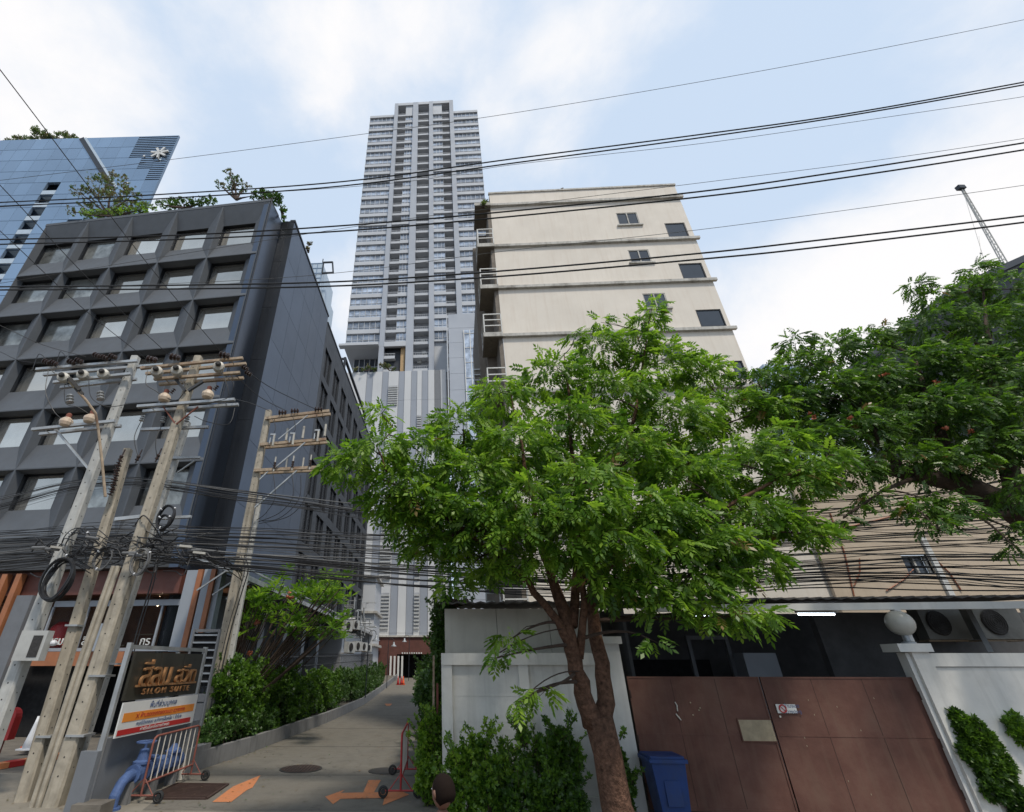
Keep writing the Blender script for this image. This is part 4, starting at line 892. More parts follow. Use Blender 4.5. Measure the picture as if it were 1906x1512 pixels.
# ================================================================ ALLEY FURNITURE
def arrow(poly, lab, z=.011):
    b = MB(); b.quad(*[tuple(ground(x, y, z)) for x, y in poly]); return tag(b.build('painted_arrow', 'paint_orange'), lab, 'road marking', 'orange arrows painted on the concrete')
def gpoly(polys, name, m, lab, cat, z=.011, grp=None):
    b = MB()
    for p in polys: b.quad(*[tuple(ground(x, y, z)) for x, y in p])
    return tag(b.build(name, m), lab, cat, grp)
gpoly([[(395, 1493), (430, 1493), (459, 1471), (470, 1466), (485, 1443), (434, 1464), (420, 1474)]], 'painted_arrow', 'paint_orange', 'orange slanting arrow painted on the concrete beside the drain grate', 'road marking', grp='orange arrows painted on the concrete')
gpoly([[(605, 1483), (642, 1470), (634, 1476), (634, 1487), (620, 1497)], [(634, 1476), (738, 1474), (738, 1485), (634, 1487)], [(676, 1475.5), (686, 1452), (709, 1452), (696, 1475.2)], [(738, 1469), (762, 1479), (712, 1499), (716, 1485.5), (738, 1485)]], 'painted_arrow', 'paint_orange', 'orange T shaped double arrow painted on the concrete by the right barrier', 'road marking', grp='orange arrows painted on the concrete')
gpoly([[(716, 1310), (730, 1310), (726, 1314), (719, 1314)]], 'painted_arrow', 'paint_orange', 'tiny faded orange mark far up the alley', 'road marking', z=.02)
def manhole(px, py, rpx, lab, m, ribs=True):
    p = ground(px, py); r = rpx / FOC * (p - EYE).length * .88; t = thing('manhole_cover', lab, 'manhole cover', (p.x, p.y, .006), 0, 'round manhole covers in the alley')
    MB().lathe((0, 0, 0), [(r, -.03), (r, .010), (r * .92, .012)], 32).build('frame', 'iron', t); MB().lathe((0, 0, 0), [(r * .9, 0), (r * .9, .016)], 32).build('lid', m, t)
    if ribs:
        b = MB()
        for i in range(-5, 6):
            for j in range(-5, 6):
                if i * i + j * j < 27: b.box(i * r * .16 - .02, i * r * .16 + .02, j * r * .16 - .02, j * r * .16 + .02, .0165, .022)
        tag(b.build('studs', 'iron', t), kind='stuff')
manhole(560, 1432, 34, 'studded round iron manhole cover left of the alley centre', 'iron_rust'); manhole(716, 1436, 27, 'plain dark round manhole cover beside the right barrier', 'iron', False)
gp3 = [ground(*q) for q in ((272, 1489), (384, 1489), (424, 1462), (328, 1461))]
t = thing('drain_grate', 'rusty barred drain grate in the ground beside the left barrier', 'drain grate', (0, 0, 0))
MB().quad(*[(p.x, p.y, .0065) for p in gp3]).build('pit', 'black_void', t)
bm2 = MB()
for i in range(4): a, c = gp3[i], gp3[(i + 1) % 4]; bm2.beam((a.x, a.y, .02), (c.x, c.y, .02), .06, .03)
bm2.build('frame', 'iron_rust', t)
for k in range(1, 16):
    f = k / 16; a = gp3[0].lerp(gp3[3], f); c = gp3[1].lerp(gp3[2], f); MB().beam((a.x, a.y, .016), (c.x, c.y, .016), .035, .02).build('bar', 'iron_rust', t)
def barrier(base, rz, L, lab, tube='rust_paint', wc='rubber'):
    t = thing('barrier', lab, 'barrier', base, rz, 'red and white wheeled crowd barriers')
    r = .022; z0, z1 = .32, 1.12; c = .12
    MB().path([(0, 0, .12), (0, 0, z1 - c), (.035, 0, z1 - .035), (c, 0, z1), (L - c, 0, z1), (L - .035, 0, z1 - .035), (L, 0, z1 - c), (L, 0, .12)], r, 8).path([(0, 0, z0), (L, 0, z0)], r, 8).build('frame', tube, t)
    bmh = MB().path([(0, 0, z0 + .01), (0, 0, z1 - .02)], .013, 6).mesh('bar', 'bar_white')
    for k in range(8): inst('bar', bmh, t, (L * (k + 1) / 9, 0, 0))
    wh = MB().torus((0, 0, 0), .085, .028, (1, 0, 0), 16).lathe((0, 0, 0), [(.05, -.02), (.05, .02)], 10, (1, 0, 0)).mesh('wheel', wc)
    for x in (0, L):
        MB().path([(x, -.33, .13), (x, .33, .13)], .018, 6).path([(x, -.25, .13), (x, 0, .42), (x, .25, .13)], .012, 6).build('foot', tube, t)
        for s in (-1, 1): inst('wheel', wh, t, (x, s * .37, .113))
    return t
barrier((-5.92, 12.15, .004), math.radians(88), 2.1, 'rusty red framed barrier with white bars before the blue valves')
barrier((-.62, 12.55, .008), math.radians(89), 2.3, 'bright red framed barrier with white bars at the right side of the alley', 'red_paint')
# blue water valves ---------------------------------------------------
t = thing('water_valve', 'pale blue painted water main valves with a handwheel on a curved pipe', 'valve', (-6.22, 11.75, 0), math.radians(88))
b = MB(); b.path([(-.05, 0, .02), (-.03, 0, .2), (.08, 0, .38), (.25, 0, .46), (.42, 0, .47)], .10, 14).lathe((-.05, 0, 0), [(.17, 0), (.17, .04)], 16); b.build('elbow', 'valve_blue', t, smooth=False)
def flange(b, x, r=.17): b.lathe((x, 0, .47), [(r, -.02), (r, .02)], 16, (1, 0, 0))
b = MB(); b.path([(.42, 0, .47), (2.35, 0, .47)], .095, 14)
for x in (.42, .47, .85, .9, 1.25, 1.3, 1.72, 1.77, 2.2, 2.25): flange(b, x)
b.lathe((1.5, 0, .47), [(.05, -.2), (.15, -.12), (.19, 0), (.15, .12), (.05, .2)], 14, (1, 0, 0)); b.build('main_pipe', 'valve_blue', t)
b = MB(); b.lathe((.67, 0, .47), [(.16, -.12), (.17, 0), (.15, .14), (.18, .15), (.18, .19), (.12, .22), (.09, .4), (.04, .42)], 14); b.lathe((1.98, 0, .47), [(.15, -.1), (.17, 0), (.15, .16), (.19, .17), (.19, .21), (.1, .26), (.05, .34)], 14); b.lathe((1.05, 0, .47), [(.08, 0), (.08, .2), (.13, .21), (.13, .24)], 12); b.each('valve_body', 'valve_blue', t)
w2 = MB().torus((0, 0, 0), .19, .018, (0, 0, 1), 20).lathe((0, 0, -.06), [(.03, -.06), (.03, .08)], 8)
for k in range(4): a = k * math.pi / 2; w2.beam((0, 0, 0), (.18 * math.cos(a), .18 * math.sin(a), 0), .022)
w2.build('handwheel', 'valve_blue', t, (.67, 0, 1.0)); MB().path([(0, 0, -.12), (0, 0, 0)], .02, 6).build('stem', 'valve_blue', t, (.67, 0, 1.0))
b = MB().box(.3, .44, -.09, .09, 0, .36).box(1.24, 1.36, -.1, .1, 0, .36).box(2.05, 2.2, -.1, .1, 0, .36); b.each('support', 'kerb_concrete', t)
MB().path([(2.35, 0, .47), (2.5, 0, .42), (2.56, 0, .25), (2.57, 0, .02)], .095, 12).build('far_elbow', 'bar_white', t)
t = thing('concrete_block', 'dirty low concrete block under the near end of the blue pipe', 'block', (-6.35, 11.3, 0)); MB().box(-.3, .25, -.2, .25, 0, .2).build('block', 'earth', t)
# cones, kerb island, red box -------------------------------------------
def cone(p, h, lab, body, band=True, grp=None):
    t = thing('traffic_cone', lab, 'traffic cone', p, 0, grp)
    MB().box(-h * .26, h * .26, -h * .26, h * .26, 0, .035).build('base', body, t)
    MB().lathe((0, 0, .03), [(h * .2, 0), (h * .15, h * .3), (h * .11, h * .5), (h * .07, h * .75), (h * .035, h)], 14).build('body', body, t, smooth=True)
    if band: MB().lathe((0, 0, .03), [(h * .156, h * .30), (h * .118, h * .5)], 14).build('stripe', 'cone_white', t)
p = ground(48, 1404); cone((p.x, p.y, .12), .85, 'tall white traffic cone with an orange side on the kerb island', 'cone_white', False)
p = ground(38, 1402); cone((p.x, p.y + .25, .12), .55, 'short orange traffic cone half hidden behind the white cone', 'cone_orange')
t = thing('kerb_island', 'low kerb painted orange and red at the far left', 'kerb', (0, 0, 0))
pa, pb, pc = ground(-30, 1436), ground(110, 1412), ground(108, 1412)
for i in range(5):
    a = pa.lerp(pb, i / 5); c = pa.lerp(pb, (i + .97) / 5); MB().beam((a.x, a.y + .15, .06), (c.x, c.y + .15, .06), .3, .13).build('kerbstone', ('paint_orange', 'red_paint')[i % 2], t)
p = at(14, 1352, 14.2); t = thing('red_box', 'red rounded metal box with a pale square mark, at the left edge', 'box', (p.x, p.y, 0))
zc = p.z; b = MB().prism([(-.2, -.12), (.2, -.12), (.2, .12), (-.2, .12)], zc - .28, zc + .2).lathe((0, 0, zc + .2), [(.2, -.11), (.2, .11)], 16, (0, 1, 0)); b.build('body', 'red_paint', t); MB().box(-.06, .07, -.14, -.122, zc - .12, zc + .02).build('mark', 'sign_orange', t); MB().box(-.04, .04, -.04, .04, 0, zc - .28).build('post', 'rust_paint', t)
for q, lab in (((741, 1268), 'left red cone in the cluster before the garage'), ((747, 1270), 'middle red cone in the cluster before the garage'), ((751, 1262), 'right taller orange cone in the cluster before the garage')):
    p = at(*q, 56); cone((p.x, p.y, gz(56) + .01), .75, lab, 'red_paint' if q[0] < 750 else 'cone_orange', False, 'cones before the garage')
# bell lamps ------------------------------------------------------------
def bell(px, py, Y, s, lab, side=-1, zb=.3):
    p = at(px, py, Y); t = thing('bell_lamp', lab, 'street lamp', (p.x + side * .55, p.y, zb), 0, 'bell shaped lamps along the alley'); h = p.z - zb
    MB().path([(0, 0, 0), (0, 0, h + .1)], .035, 8).path([(0, 0, h + .1), (0, 0, h + .35), (-side * .12, 0, h + .55), (-side * .33, 0, h + .6), (-side * .5, 0, h + .5), (-side * .55, 0, h + .3)], .022, 8).build('post', 'trim_dark', t)
    MB().lathe((-side * .55, 0, h - .12), [(.30, 0), (.27, .03), (.17, .12), (.10, .2), (.08, .34), (.05, .4)], 18).build('shade', 'lamp_shell', t, smooth=True)
bell(541, 1164, 20.8, 1, 'large bell shaped alley lamp, nearest of the row over the hedge'); bell(700, 1190, 38, 1, 'bell shaped alley lamp beside the air conditioners', -1, .4); bell(733, 1201, 52, 1, 'small bell shaped lamp, left one before the brown garage'); bell(753, 1193, 60, 1, 'small bell shaped lamp, right one before the brown garage', 1, .8)
# black fence -------------------------------------------------------------
fc = thing('black_fence', 'black steel railing fence behind the left hedge', 'fence', (0, 0, 0))
FA, FB = Vector((-7.4, 17.5, .3)), Vector((-6.1, 56, .9)); 
MB().beam(FA + Vector((0, 0, 2.35)), FB + Vector((0, 0, 2.35)), .06).beam(FA + Vector((0, 0, 1.9)), FB + Vector((0, 0, 1.9)), .045).beam(FA + Vector((0, 0, .3)), FB + Vector((0, 0, .3)), .045).build('rails', 'frame_black', fc)
pk_ = MB().box(-.013, .013, -.013, .013, .05, 2.5).mesh('picket', 'frame_black')
for k in range(150): inst('picket', pk_, fc, FA.lerp(FB, k / 149))
for i, (px, py) in enumerate(((655, 1205), (668, 1203), (679, 1204), (688, 1206), (650, 1165), (664, 1163))): aircon(px, py, 33 + 4.5 * (i % 4), 1.1, ['air conditioner unit nearest on the wall past the hedge', 'second air conditioner unit along the alley wall', 'third air conditioner unit along the alley wall', 'farthest air conditioner unit, by the brown garage wall', 'upper air conditioner unit among the pipes, nearer one', 'upper air conditioner unit among the pipes, farther one'][i], rz=math.radians(70))
pb_ = thing('pipe_cluster', 'tangle of pale pipes and brackets under the canopy end', 'pipes', (0, 0, 0)); b = MB(); R2 = random.Random(5)
for k in range(26):
    q = at(R2.uniform(635, 690), R2.uniform(1125, 1185), R2.uniform(36, 44)); q2 = q + Vector((R2.uniform(-.4, .9), R2.uniform(-.6, .6), R2.uniform(-1.2, .9))); b.path([q, (q.x, q.y, q2.z), q2], R2.uniform(.03, .07), 5)
b.each('pipe', 'galv', pb_)
tw2 = thing('service_annexe', 'low pale wall block carrying pipes under the canopy', 'building', (0, 0, 0)); MB().box(-10, -7.45, 44, 57, 0, 5.0).build('wall', 'tower_wall', tw2)
# person -------------------------------------------------------------------
pp = at(825, 1477, 4.9); t = thing('person', 'person with short dark hair in a reddish shirt seen at the bottom edge', 'person', (pp.x, pp.y, 0), math.radians(-142)); hz = pp.z
def skin(name, verts, edges, radii, mt, parent, root=0, sub=2):
    me = bpy.data.meshes.new(name); me.from_pydata(verts, edges, []); o = bpy.data.objects.new(name, me); C.objects.link(o); o.parent = parent; me.materials.append(M[mt])
    o.modifiers.new('skin', 'SKIN'); 
    for i, r in enumerate(radii): me.skin_vertices[0].data[i].radius = (r, r) if not isinstance(r, tuple) else r
    me.skin_vertices[0].data[root].use_root = True
    s = o.modifiers.new('sub', 'SUBSURF'); s.levels = sub; s.render_levels = sub; return o
me_t = bpy.data.meshes.new('tmp'); 
V = [(0, 0, .93), (0, 0, 1.12), (0, 0, hz - .26), (0, -.01, hz - .17), (0, -.015, hz - .09), (-.19, 0, hz - .27), (.19, 0, hz - .27), (-.25, -.02, hz - .55), (.25, -.02, hz - .55), (-.24, -.14, hz - .78), (.24, -.14, hz - .78), (-.24, -.2, hz - .86), (.24, -.2, hz - .86), (-.1, 0, .86), (.1, 0, .86), (-.11, -.02, .48), (.12, .02, .48), (-.11, .02, .07), (.12, .06, .07), (-.11, -.13, .03), (.12, -.09, .03)]
E = [(0, 1), (1, 2), (2, 3), (3, 4), (2, 5), (2, 6), (5, 7), (6, 8), (7, 9), (8, 10), (9, 11), (10, 12), (0, 13), (0, 14), (13, 15), (14, 16), (15, 17), (16, 18), (17, 19), (18, 20)]
R_ = [(.15, .1), (.14, .1), (.14, .1), .055, .06, .07, .07, .05, .05, .036, .036, .035, .035, .095, .095, .06, .06, .04, .04, .035, .035]
def addskin(o): pass
def mkskin(name, V, E, R, mt, parent):
    me = bpy.data.meshes.new(name); me.from_pydata(V, E, []); me.materials.append(M[mt]); o = bpy.data.objects.new(name, me); C.objects.link(o); o.parent = parent
    o.modifiers.new('skin', 'SKIN'); sv = me.skin_vertices[0].data if len(me.skin_vertices) else None
    if sv is None:
        import bmesh
        bm = bmesh.new(); bm.from_mesh(me); bm.verts.layers.skin.verify(); bm.to_mesh(me); bm.free(); sv = me.skin_vertices[0].data
    for i, r in enumerate(R): sv[i].radius = r if isinstance(r, tuple) else (r, r)
    sv[0].use_root = True; s = o.modifiers.new('sub', 'SUBSURF'); s.levels = 2; s.render_levels = 2; return o
mkskin('body', V, E, R_, 'skin', t)
b = MB(); b.lathe((0, 0, 0), [(.165, .95), (.185, 1.1), (.20, hz - .42), (.19, hz - .30), (.10, hz - .22), (.065, hz - .20)], 18); o = b.build('shirt', 'shirt_red', t, smooth=True); o.scale = (1.0, .66, 1)
for s in (-1, 1): MB().path([(s * .12, 0, hz - .27), (s * .2, 0, hz - .29), (s * .245, -.01, hz - .42), (s * .255, -.02, hz - .52)], [.085, .09, .078, .075], 12).build('sleeve', 'shirt_red', t, smooth=True)
b = MB(); [b.path([(s * .1, 0, .97), (s * .1, -.01, .8), (s * .115, 0, .48), (s * .115, .03, .1)], [.12, .105, .085, .075], 12) for s in (-1, 1)]; b.build('trousers', 'trousers', t, smooth=True)
def ell(c, r, n=16): return MB().lathe(c, [(r[0] * math.sin(math.pi * (i + .3) / (n - .4)), -r[2] * math.cos(math.pi * (i + .3) / (n - .4))) for i in range(n)], 20)
o = ell((0, 0, 0), (.078, 0, .118)).build('head', 'skin', t, (0, -.015, hz + .01), smooth=True); o.scale = (1, 1.2, 1)
o = MB().lathe((0, 0, 0), [(.060, -.085), (.080, -.05), (.088, 0), (.083, .045), (.064, .085), (.035, .108), (.002, .115)], 20).build('hair', 'hair', t, (0, .012, hz + .020), smooth=True); o.scale = (1, 1.18, 1); o.rotation_euler = (math.radians(28), 0, 0)
for s in (-1, 1): MB().lathe((s * .078, -.01, hz), [(.004, -.032), (.018, -.015), (.02, .01), (.012, .03)], 8).build('ear', 'skin', t, smooth=True)
MB().lathe((0, -.118, hz - .005), [(.006, .03), (.012, 0), (.016, -.02), (.006, -.03)], 8).build('nose', 'skin', t, smooth=True)
for s in (-1, 1): MB().lathe((s * .032, -.103, hz + .018), [(.003, -.008), (.012, 0), (.003, .008)], 8).build('eye', 'sign_white', t)
MB().box(-.026, .026, -.108, -.098, hz - .052, hz - .044).build('mouth', 'letter_red', t)
# ================================================================ VEGETATION
SPR = spray(.33, 4, .16, .082, .55); SPRD = spray(.28, 4, .12, .07, .5); TUF = tuft(6, .085, .042); TUFB = tuft(6, .13, .07)
def foliage(par, clumps, tmpl, mats, dens, smin, smax, flat=.6, k=860., droop=-.3, nm='crown', yj=1.0, mixw=(.8, .2), base=Vector((0, 0, 0)), shell=.5):
    P, D, S, Mi, cs = [], [], [], [], []
    for (px, py, r, Y) in clumps:
        c = at(px, py, Y); R = r / FOC * c_dist(c, px, py); n = max(8, int(dens * R * R))
        p, d = blob_points(c, (R, R * yj, R * flat), n, shell); d = d.copy(); d[:, 2] = d[:, 2] * .35 + droop; d += RNG.normal(0, .35, d.shape)
        P.append(p); D.append(d); S.append(RNG.uniform(smin, smax, len(p))); cs.append((c, R))
        top = (p[:, 2] - c.z) / (R * flat)
        Mi.append(((RNG.random(len(p)) + .25 * top * (len(mats) > 1)) > mixw[0]).astype(int))
    P, D, S, Mi = map(np.concatenate, (P, D, S, Mi))
    if len(mats) > 2: Mi[RNG.random(len(Mi)) < .006] = 2
    o = scatter(nm, par, tmpl, P - np.array(base), D, S, mats, Mi if len(mats) > 1 else None)
    return o, cs
def c_dist(c, px, py): return (c - EYE).length / ray(px, py).length
def bezier(a, m, c, n=7): return [a.lerp(m, i / n).lerp(m.lerp(c, i / n), i / n) for i in range(n + 1)]
def limbpath(pts): return [at(x, y, Y) for x, y, Y in pts]
# main tree --------------------------------------------------------------
tb = at(1150, 1512, 9.3); tb = Vector((tb.x + .12, 9.3, 0))
tree = thing('street_tree', 'big fresh green tree with a forked reddish brown trunk before the white wall', 'tree', tb)
L = [([(1147, 1500, 9.3), (1131, 1405, 9.3), (1113, 1335, 9.3)], None, (.30, .255, .27)),
     ([(1104, 1352, 9.3), (1084, 1290, 9.25), (1070, 1230, 9.2), (1055, 1165, 9.1), (1030, 1085, 9.0), (1005, 1000, 8.9), (985, 900, 8.8), (965, 800, 8.8), (950, 730, 8.9)], None, (.17, .145, .13, .11, .085, .065, .045, .025, .010)),
     ([(1124, 1352, 9.3), (1126, 1285, 9.4), (1114, 1210, 9.5), (1100, 1130, 9.6), (1112, 1030, 9.8), (1150, 900, 10), (1185, 760, 10.1), (1205, 620, 10.1)], None, (.165, .135, .125, .11, .09, .065, .04, .012)),
     ([(1060, 1200, 9.1), (1025, 1140, 9.0), (985, 1085, 8.8), (920, 1030, 8.6), (840, 970, 8.4), (740, 905, 8.3), (640, 862, 8.3)], None, (.085, .072, .06, .045, .035, .022, .010)),
     ([(1100, 1130, 9.6), (1150, 1090, 9.4), (1240, 1010, 9.1), (1340, 950, 8.9), (1450, 890, 8.8), (1560, 850, 8.8)], None, (.09, .08, .06, .042, .028, .012)),
     ([(1108, 1080, 9.7), (1180, 1000, 10.3), (1270, 880, 10.8), (1350, 760, 11)], None, (.1, .075, .045, .015)),
     ([(1066, 1165, 9.1), (1075, 1040, 9.6), (1070, 900, 10), (1060, 740, 10.2), (1050, 660, 10.2)], None, (.09, .07, .05, .03, .012)),
     ([(1078, 1225, 9.2), (1088, 1120, 8.9), (1080, 1010, 8.4), (1100, 900, 8.1)], None, (.075, .06, .045, .02)),
     ([(1060, 1150, 9.1), (1000, 1000, 9.8), (900, 860, 10.2), (790, 800, 10.3)], None, (.07, .06, .035, .012)),
     ([(720, 880, 8.3), (700, 830, 8.2), (735, 800, 8.2), (710, 770, 8.1)], None, (.02, .015, .01, .006))]
limbs = []
b = MB(); first = [tb, tb + Vector((-.05, 0, .25))] + limbpath(L[0][0]); b.path([p - tb for p in first], (.31, .27, .235, .225, .24), 16); b.build('trunk', 'bark', tree, smooth=True)
for pts, _, rr in L[1:]:
    P = limbpath(pts); fine = []; rf = []
    for i in range(len(P) - 1):
        for q in range(3): f = q / 3; fine.append(P[i].lerp(P[i + 1], f) + Vector((random.gauss(0, .018), random.gauss(0, .02), 0)) * (1 if q else 0)); rf.append(rr[i] * (1 - f) + rr[i + 1] * f)
    fine.append(P[-1]); rf.append(rr[-1]); MB().path([p - tb for p in fine], rf, 10).build('limb', 'bark', tree, smooth=True); limbs += list(zip(fine, rf))
CL = [(648, 868, 42, 8.3), (700, 842, 52, 8.2), (745, 900, 52, 8.4), (712, 935, 34, 8.5), (790, 850, 62, 8.8), (800, 945, 58, 8.6), (788, 1018, 40, 8.9), (860, 800, 58, 9.4), (880, 895, 70, 8.7), (895, 990, 55, 8.4), (930, 742, 52, 9.6), (960, 840, 76, 9.0),
      (985, 930, 62, 8.3), (1030, 705, 58, 10.0), (1060, 800, 74, 9.6), (1085, 900, 70, 8.3), (1118, 655, 45, 10.4), (1140, 745, 72, 10.2), (1165, 850, 76, 9.4), (1190, 960, 70, 8.6), (1203, 600, 30, 10.2), (1225, 690, 62, 10.6), (1250, 790, 74, 10.2),
      (1275, 895, 74, 9.2), (1240, 1030, 50, 8.4), (1300, 1005, 60, 8.6), (1310, 700, 46, 10.9), (1350, 770, 60, 10.6), (1370, 862, 72, 9.6), (1395, 965, 62, 9.0), (1330, 1075, 52, 8.7), (1440, 830, 52, 9.6), (1472, 905, 56, 9.1), (1540, 855, 30, 8.8),
      (1505, 870, 36, 8.8), (1530, 997, 26, 8.6), (1475, 985, 46, 8.8), (1400, 1050, 50, 8.9), (1400, 1145, 34, 8.4), (1330, 1145, 44, 8.4), (1240, 1125, 42, 8.5), (1210, 1190, 16, 8.3), (1165, 1050, 38, 8.3), (1118, 600, 14, 10.2), (1070, 628, 16, 10.2),
      (1215, 570, 16, 10.2), (1190, 640, 30, 10.2), (1050, 1010, 34, 8.0), (1100, 1075, 26, 8.2), (925, 1065, 30, 8.7), (845, 1085, 26, 9.6), (708, 772, 22, 8.1), (950, 1190, 26, 8.6), (925, 1225, 16, 8.5), (1000, 1290, 24, 8.6), (965, 1310, 16, 8.4), (1435, 762, 30, 10.0),
      (1120, 970, 50, 10.4), (960, 1000, 46, 8.0), (770, 980, 44, 8.6), (830, 1010, 46, 8.7), (880, 1050, 36, 8.8), (950, 1045, 36, 8.6), (1000, 1050, 34, 8.3), (850, 945, 56, 8.3), (745, 960, 36, 8.6), (1060, 1035, 30, 8.0), (1140, 1090, 36, 8.5), (1190, 1080, 40, 8.4), (1010, 960, 46, 7.9), (1060, 960, 50, 7.9), (1110, 940, 50, 7.9), (1130, 1010, 44, 7.9), (1180, 1010, 44, 8.0), (1090, 1030, 30, 8.0), (930, 960, 50, 8.2), (1160, 1110, 30, 8.6), (1290, 1090, 46, 8.4), (1250, 960, 56, 8.5), (1350, 1020, 50, 8.6), (1010, 880, 60, 10.6), (1210, 860, 70, 11.2), (900, 850, 50, 10.4), (1320, 930, 60, 10.8)]
o, cs = foliage(tree, CL, SPR, ['leaf_fresh', 'leaf_lime', 'leaf_old'], 480, .42, .85, .64, mixw=(.58, .2), base=tb, yj=1.15)
tw_ = MB()
for c, R in cs:
    bp, br_ = min(limbs, key=lambda q: (q[0] - c).length + (0 if q[0].z < c.z + .3 else 1.5)); m = bp.lerp(c, .5) + Vector((random.gauss(0, .15), random.gauss(0, .15), random.uniform(-.05, .25)))
    q = bezier(bp, m, c, 6); tw_.path([p - tb for p in q], [min(br_, .03) * (1 - .75 * i / 6) + .003 for i in range(7)], 5)
    for k in range(5 if R > .35 else 1):
        e = c + Vector((random.gauss(0, .6), random.gauss(0, .6), random.gauss(.1, .3))) * R; s0 = q[3 + k % 3]; tw_.path([s0 - tb, s0.lerp(e, .5) + Vector((0, 0, .06)) - tb, e - tb], [.010, .007, .004], 4)
for (x0, y0, x1, y1) in ((1072, 1170, 930, 1215), (1078, 1250, 985, 1290)): tw_.path([p - tb for p in bezier(at(x0, y0, 9.1), at((x0 + x1) / 2, (y0 + y1) / 2 - 25, 8.8), at(x1, y1, 8.5))], .010, 4)
tag(tw_.build('twigs', 'bark_dark', tree), kind='stuff'); tag(o, kind='stuff')
# right tree ---------------------------------------------------------------
t2 = Vector((15.5, 9.6, 0)); tree2 = thing('shade_tree', 'dense dark green tree with orange flowers leaning in from the right edge', 'tree', t2)
lp = [Vector((15.5, 9.6, 0)), Vector((15.2, 9.6, 2.5)), at(1985, 1010, 9.6), at(1900, 955, 9.7), at(1790, 900, 9.8), at(1680, 880, 9.9), at(1560, 850, 10), at(1440, 790, 10)]
MB().path([p - t2 for p in lp], (.42, .38, .36, .30, .22, .15, .08, .03), 12).build('trunk', 'bark_dark', tree2, smooth=True)
l2 = list(zip(lp, (.4,) * 8))
for pts, rr in (([(1900, 955, 9.7), (1860, 800, 9.9), (1840, 650, 10), (1830, 540, 10)], (.2, .12, .06, .02)), ([(1790, 900, 9.8), (1740, 780, 10.2), (1700, 660, 10.4)], (.14, .08, .03)), ([(1680, 880, 9.9), (1600, 760, 10.4), (1520, 680, 10.6)], (.1, .06, .02)), ([(1900, 955, 9.7), (1820, 960, 9.2), (1740, 985, 9)], (.07, .04, .02)), ([(1700, 890, 9.8), (1640, 915, 9.6), (1570, 965, 9.5)], (.05, .03, .012))):
    P = limbpath(pts); MB().path([p - t2 for p in P], rr, 8).build('limb', 'bark_dark', tree2, smooth=True); l2 += list(zip(P, rr))
C2 = [(1425, 715, 40, 10.4), (1400, 690, 14, 10.4), (1480, 690, 46, 10.5), (1455, 760, 55, 10.4), (1545, 660, 44, 10.6), (1530, 740, 62, 10.4), (1500, 830, 62, 10.2), (1610, 640, 34, 10.7), (1610, 720, 62, 10.4), (1600, 810, 66, 10.0), (1590, 880, 40, 9.8), (1690, 690, 62, 10.4), (1690, 780, 70, 10.0),
      (1680, 860, 50, 9.7), (1740, 610, 48, 10.4), (1770, 690, 66, 10.2), (1770, 780, 74, 9.8), (1765, 870, 50, 9.4), (1705, 535, 20, 10.3), (1740, 560, 26, 10.3), (1800, 545, 30, 10.2), (1815, 505, 22, 10.2), (1845, 620, 66, 10.0), (1855, 730, 76, 9.7), (1850, 840, 70, 9.3), (1905, 540, 60, 9.9), (1930, 660, 80, 9.7),
      (1930, 800, 80, 9.2), (1925, 920, 50, 8.9), (1900, 990, 26, 9.0), (1745, 975, 24, 8.9), (1790, 950, 26, 9.0), (1720, 930, 18, 9.2), (1570, 965, 14, 9.4), (1625, 925, 22, 9.5), (1600, 945, 14, 9.5), (1700, 945, 22, 9.2), (1760, 940, 30, 9.2), (1650, 620, 26, 10.6), (1480, 640, 26, 10.6), (1890, 1020, 16, 8.9),
      (1560, 800, 60, 11.4), (1660, 760, 70, 11.6), (1800, 760, 80, 11.4), (1480, 760, 50, 11.4)]
o, cs = foliage(tree2, C2, SPRD, ['leaf_deep', 'leaf_fresh', 'leaf_old'], 560, .5, .85, .72, mixw=(.66, .2), base=t2, yj=1.1); tag(o, kind='stuff')
tw_ = MB()
for c, R in cs:
    bp, br_ = min(l2, key=lambda q: (q[0] - c).length); m = bp.lerp(c, .5) + Vector((random.gauss(0, .15), random.gauss(0, .15), .1)); tw_.path([p - t2 for p in bezier(bp, m, c, 5)], [min(br_, .028) * (1 - .8 * i / 5) + .003 for i in range(6)], 5)
tag(tw_.build('twigs', 'bark_dark', tree2), kind='stuff')
fl = tuft(7, .07, .05)
for q in ((1511, 775), (1583, 781), (1757, 798), (1805, 805), (1740, 715), (1650, 698)):
    p = at(*q, 9.15); pts = np.array([tuple(p - t2)]) + RNG.normal(0, .035, (5, 3)); scatter('flower', tree2, fl, pts, RNG.normal(0, 1, (5, 3)), np.full(5, .8), ['flower'])
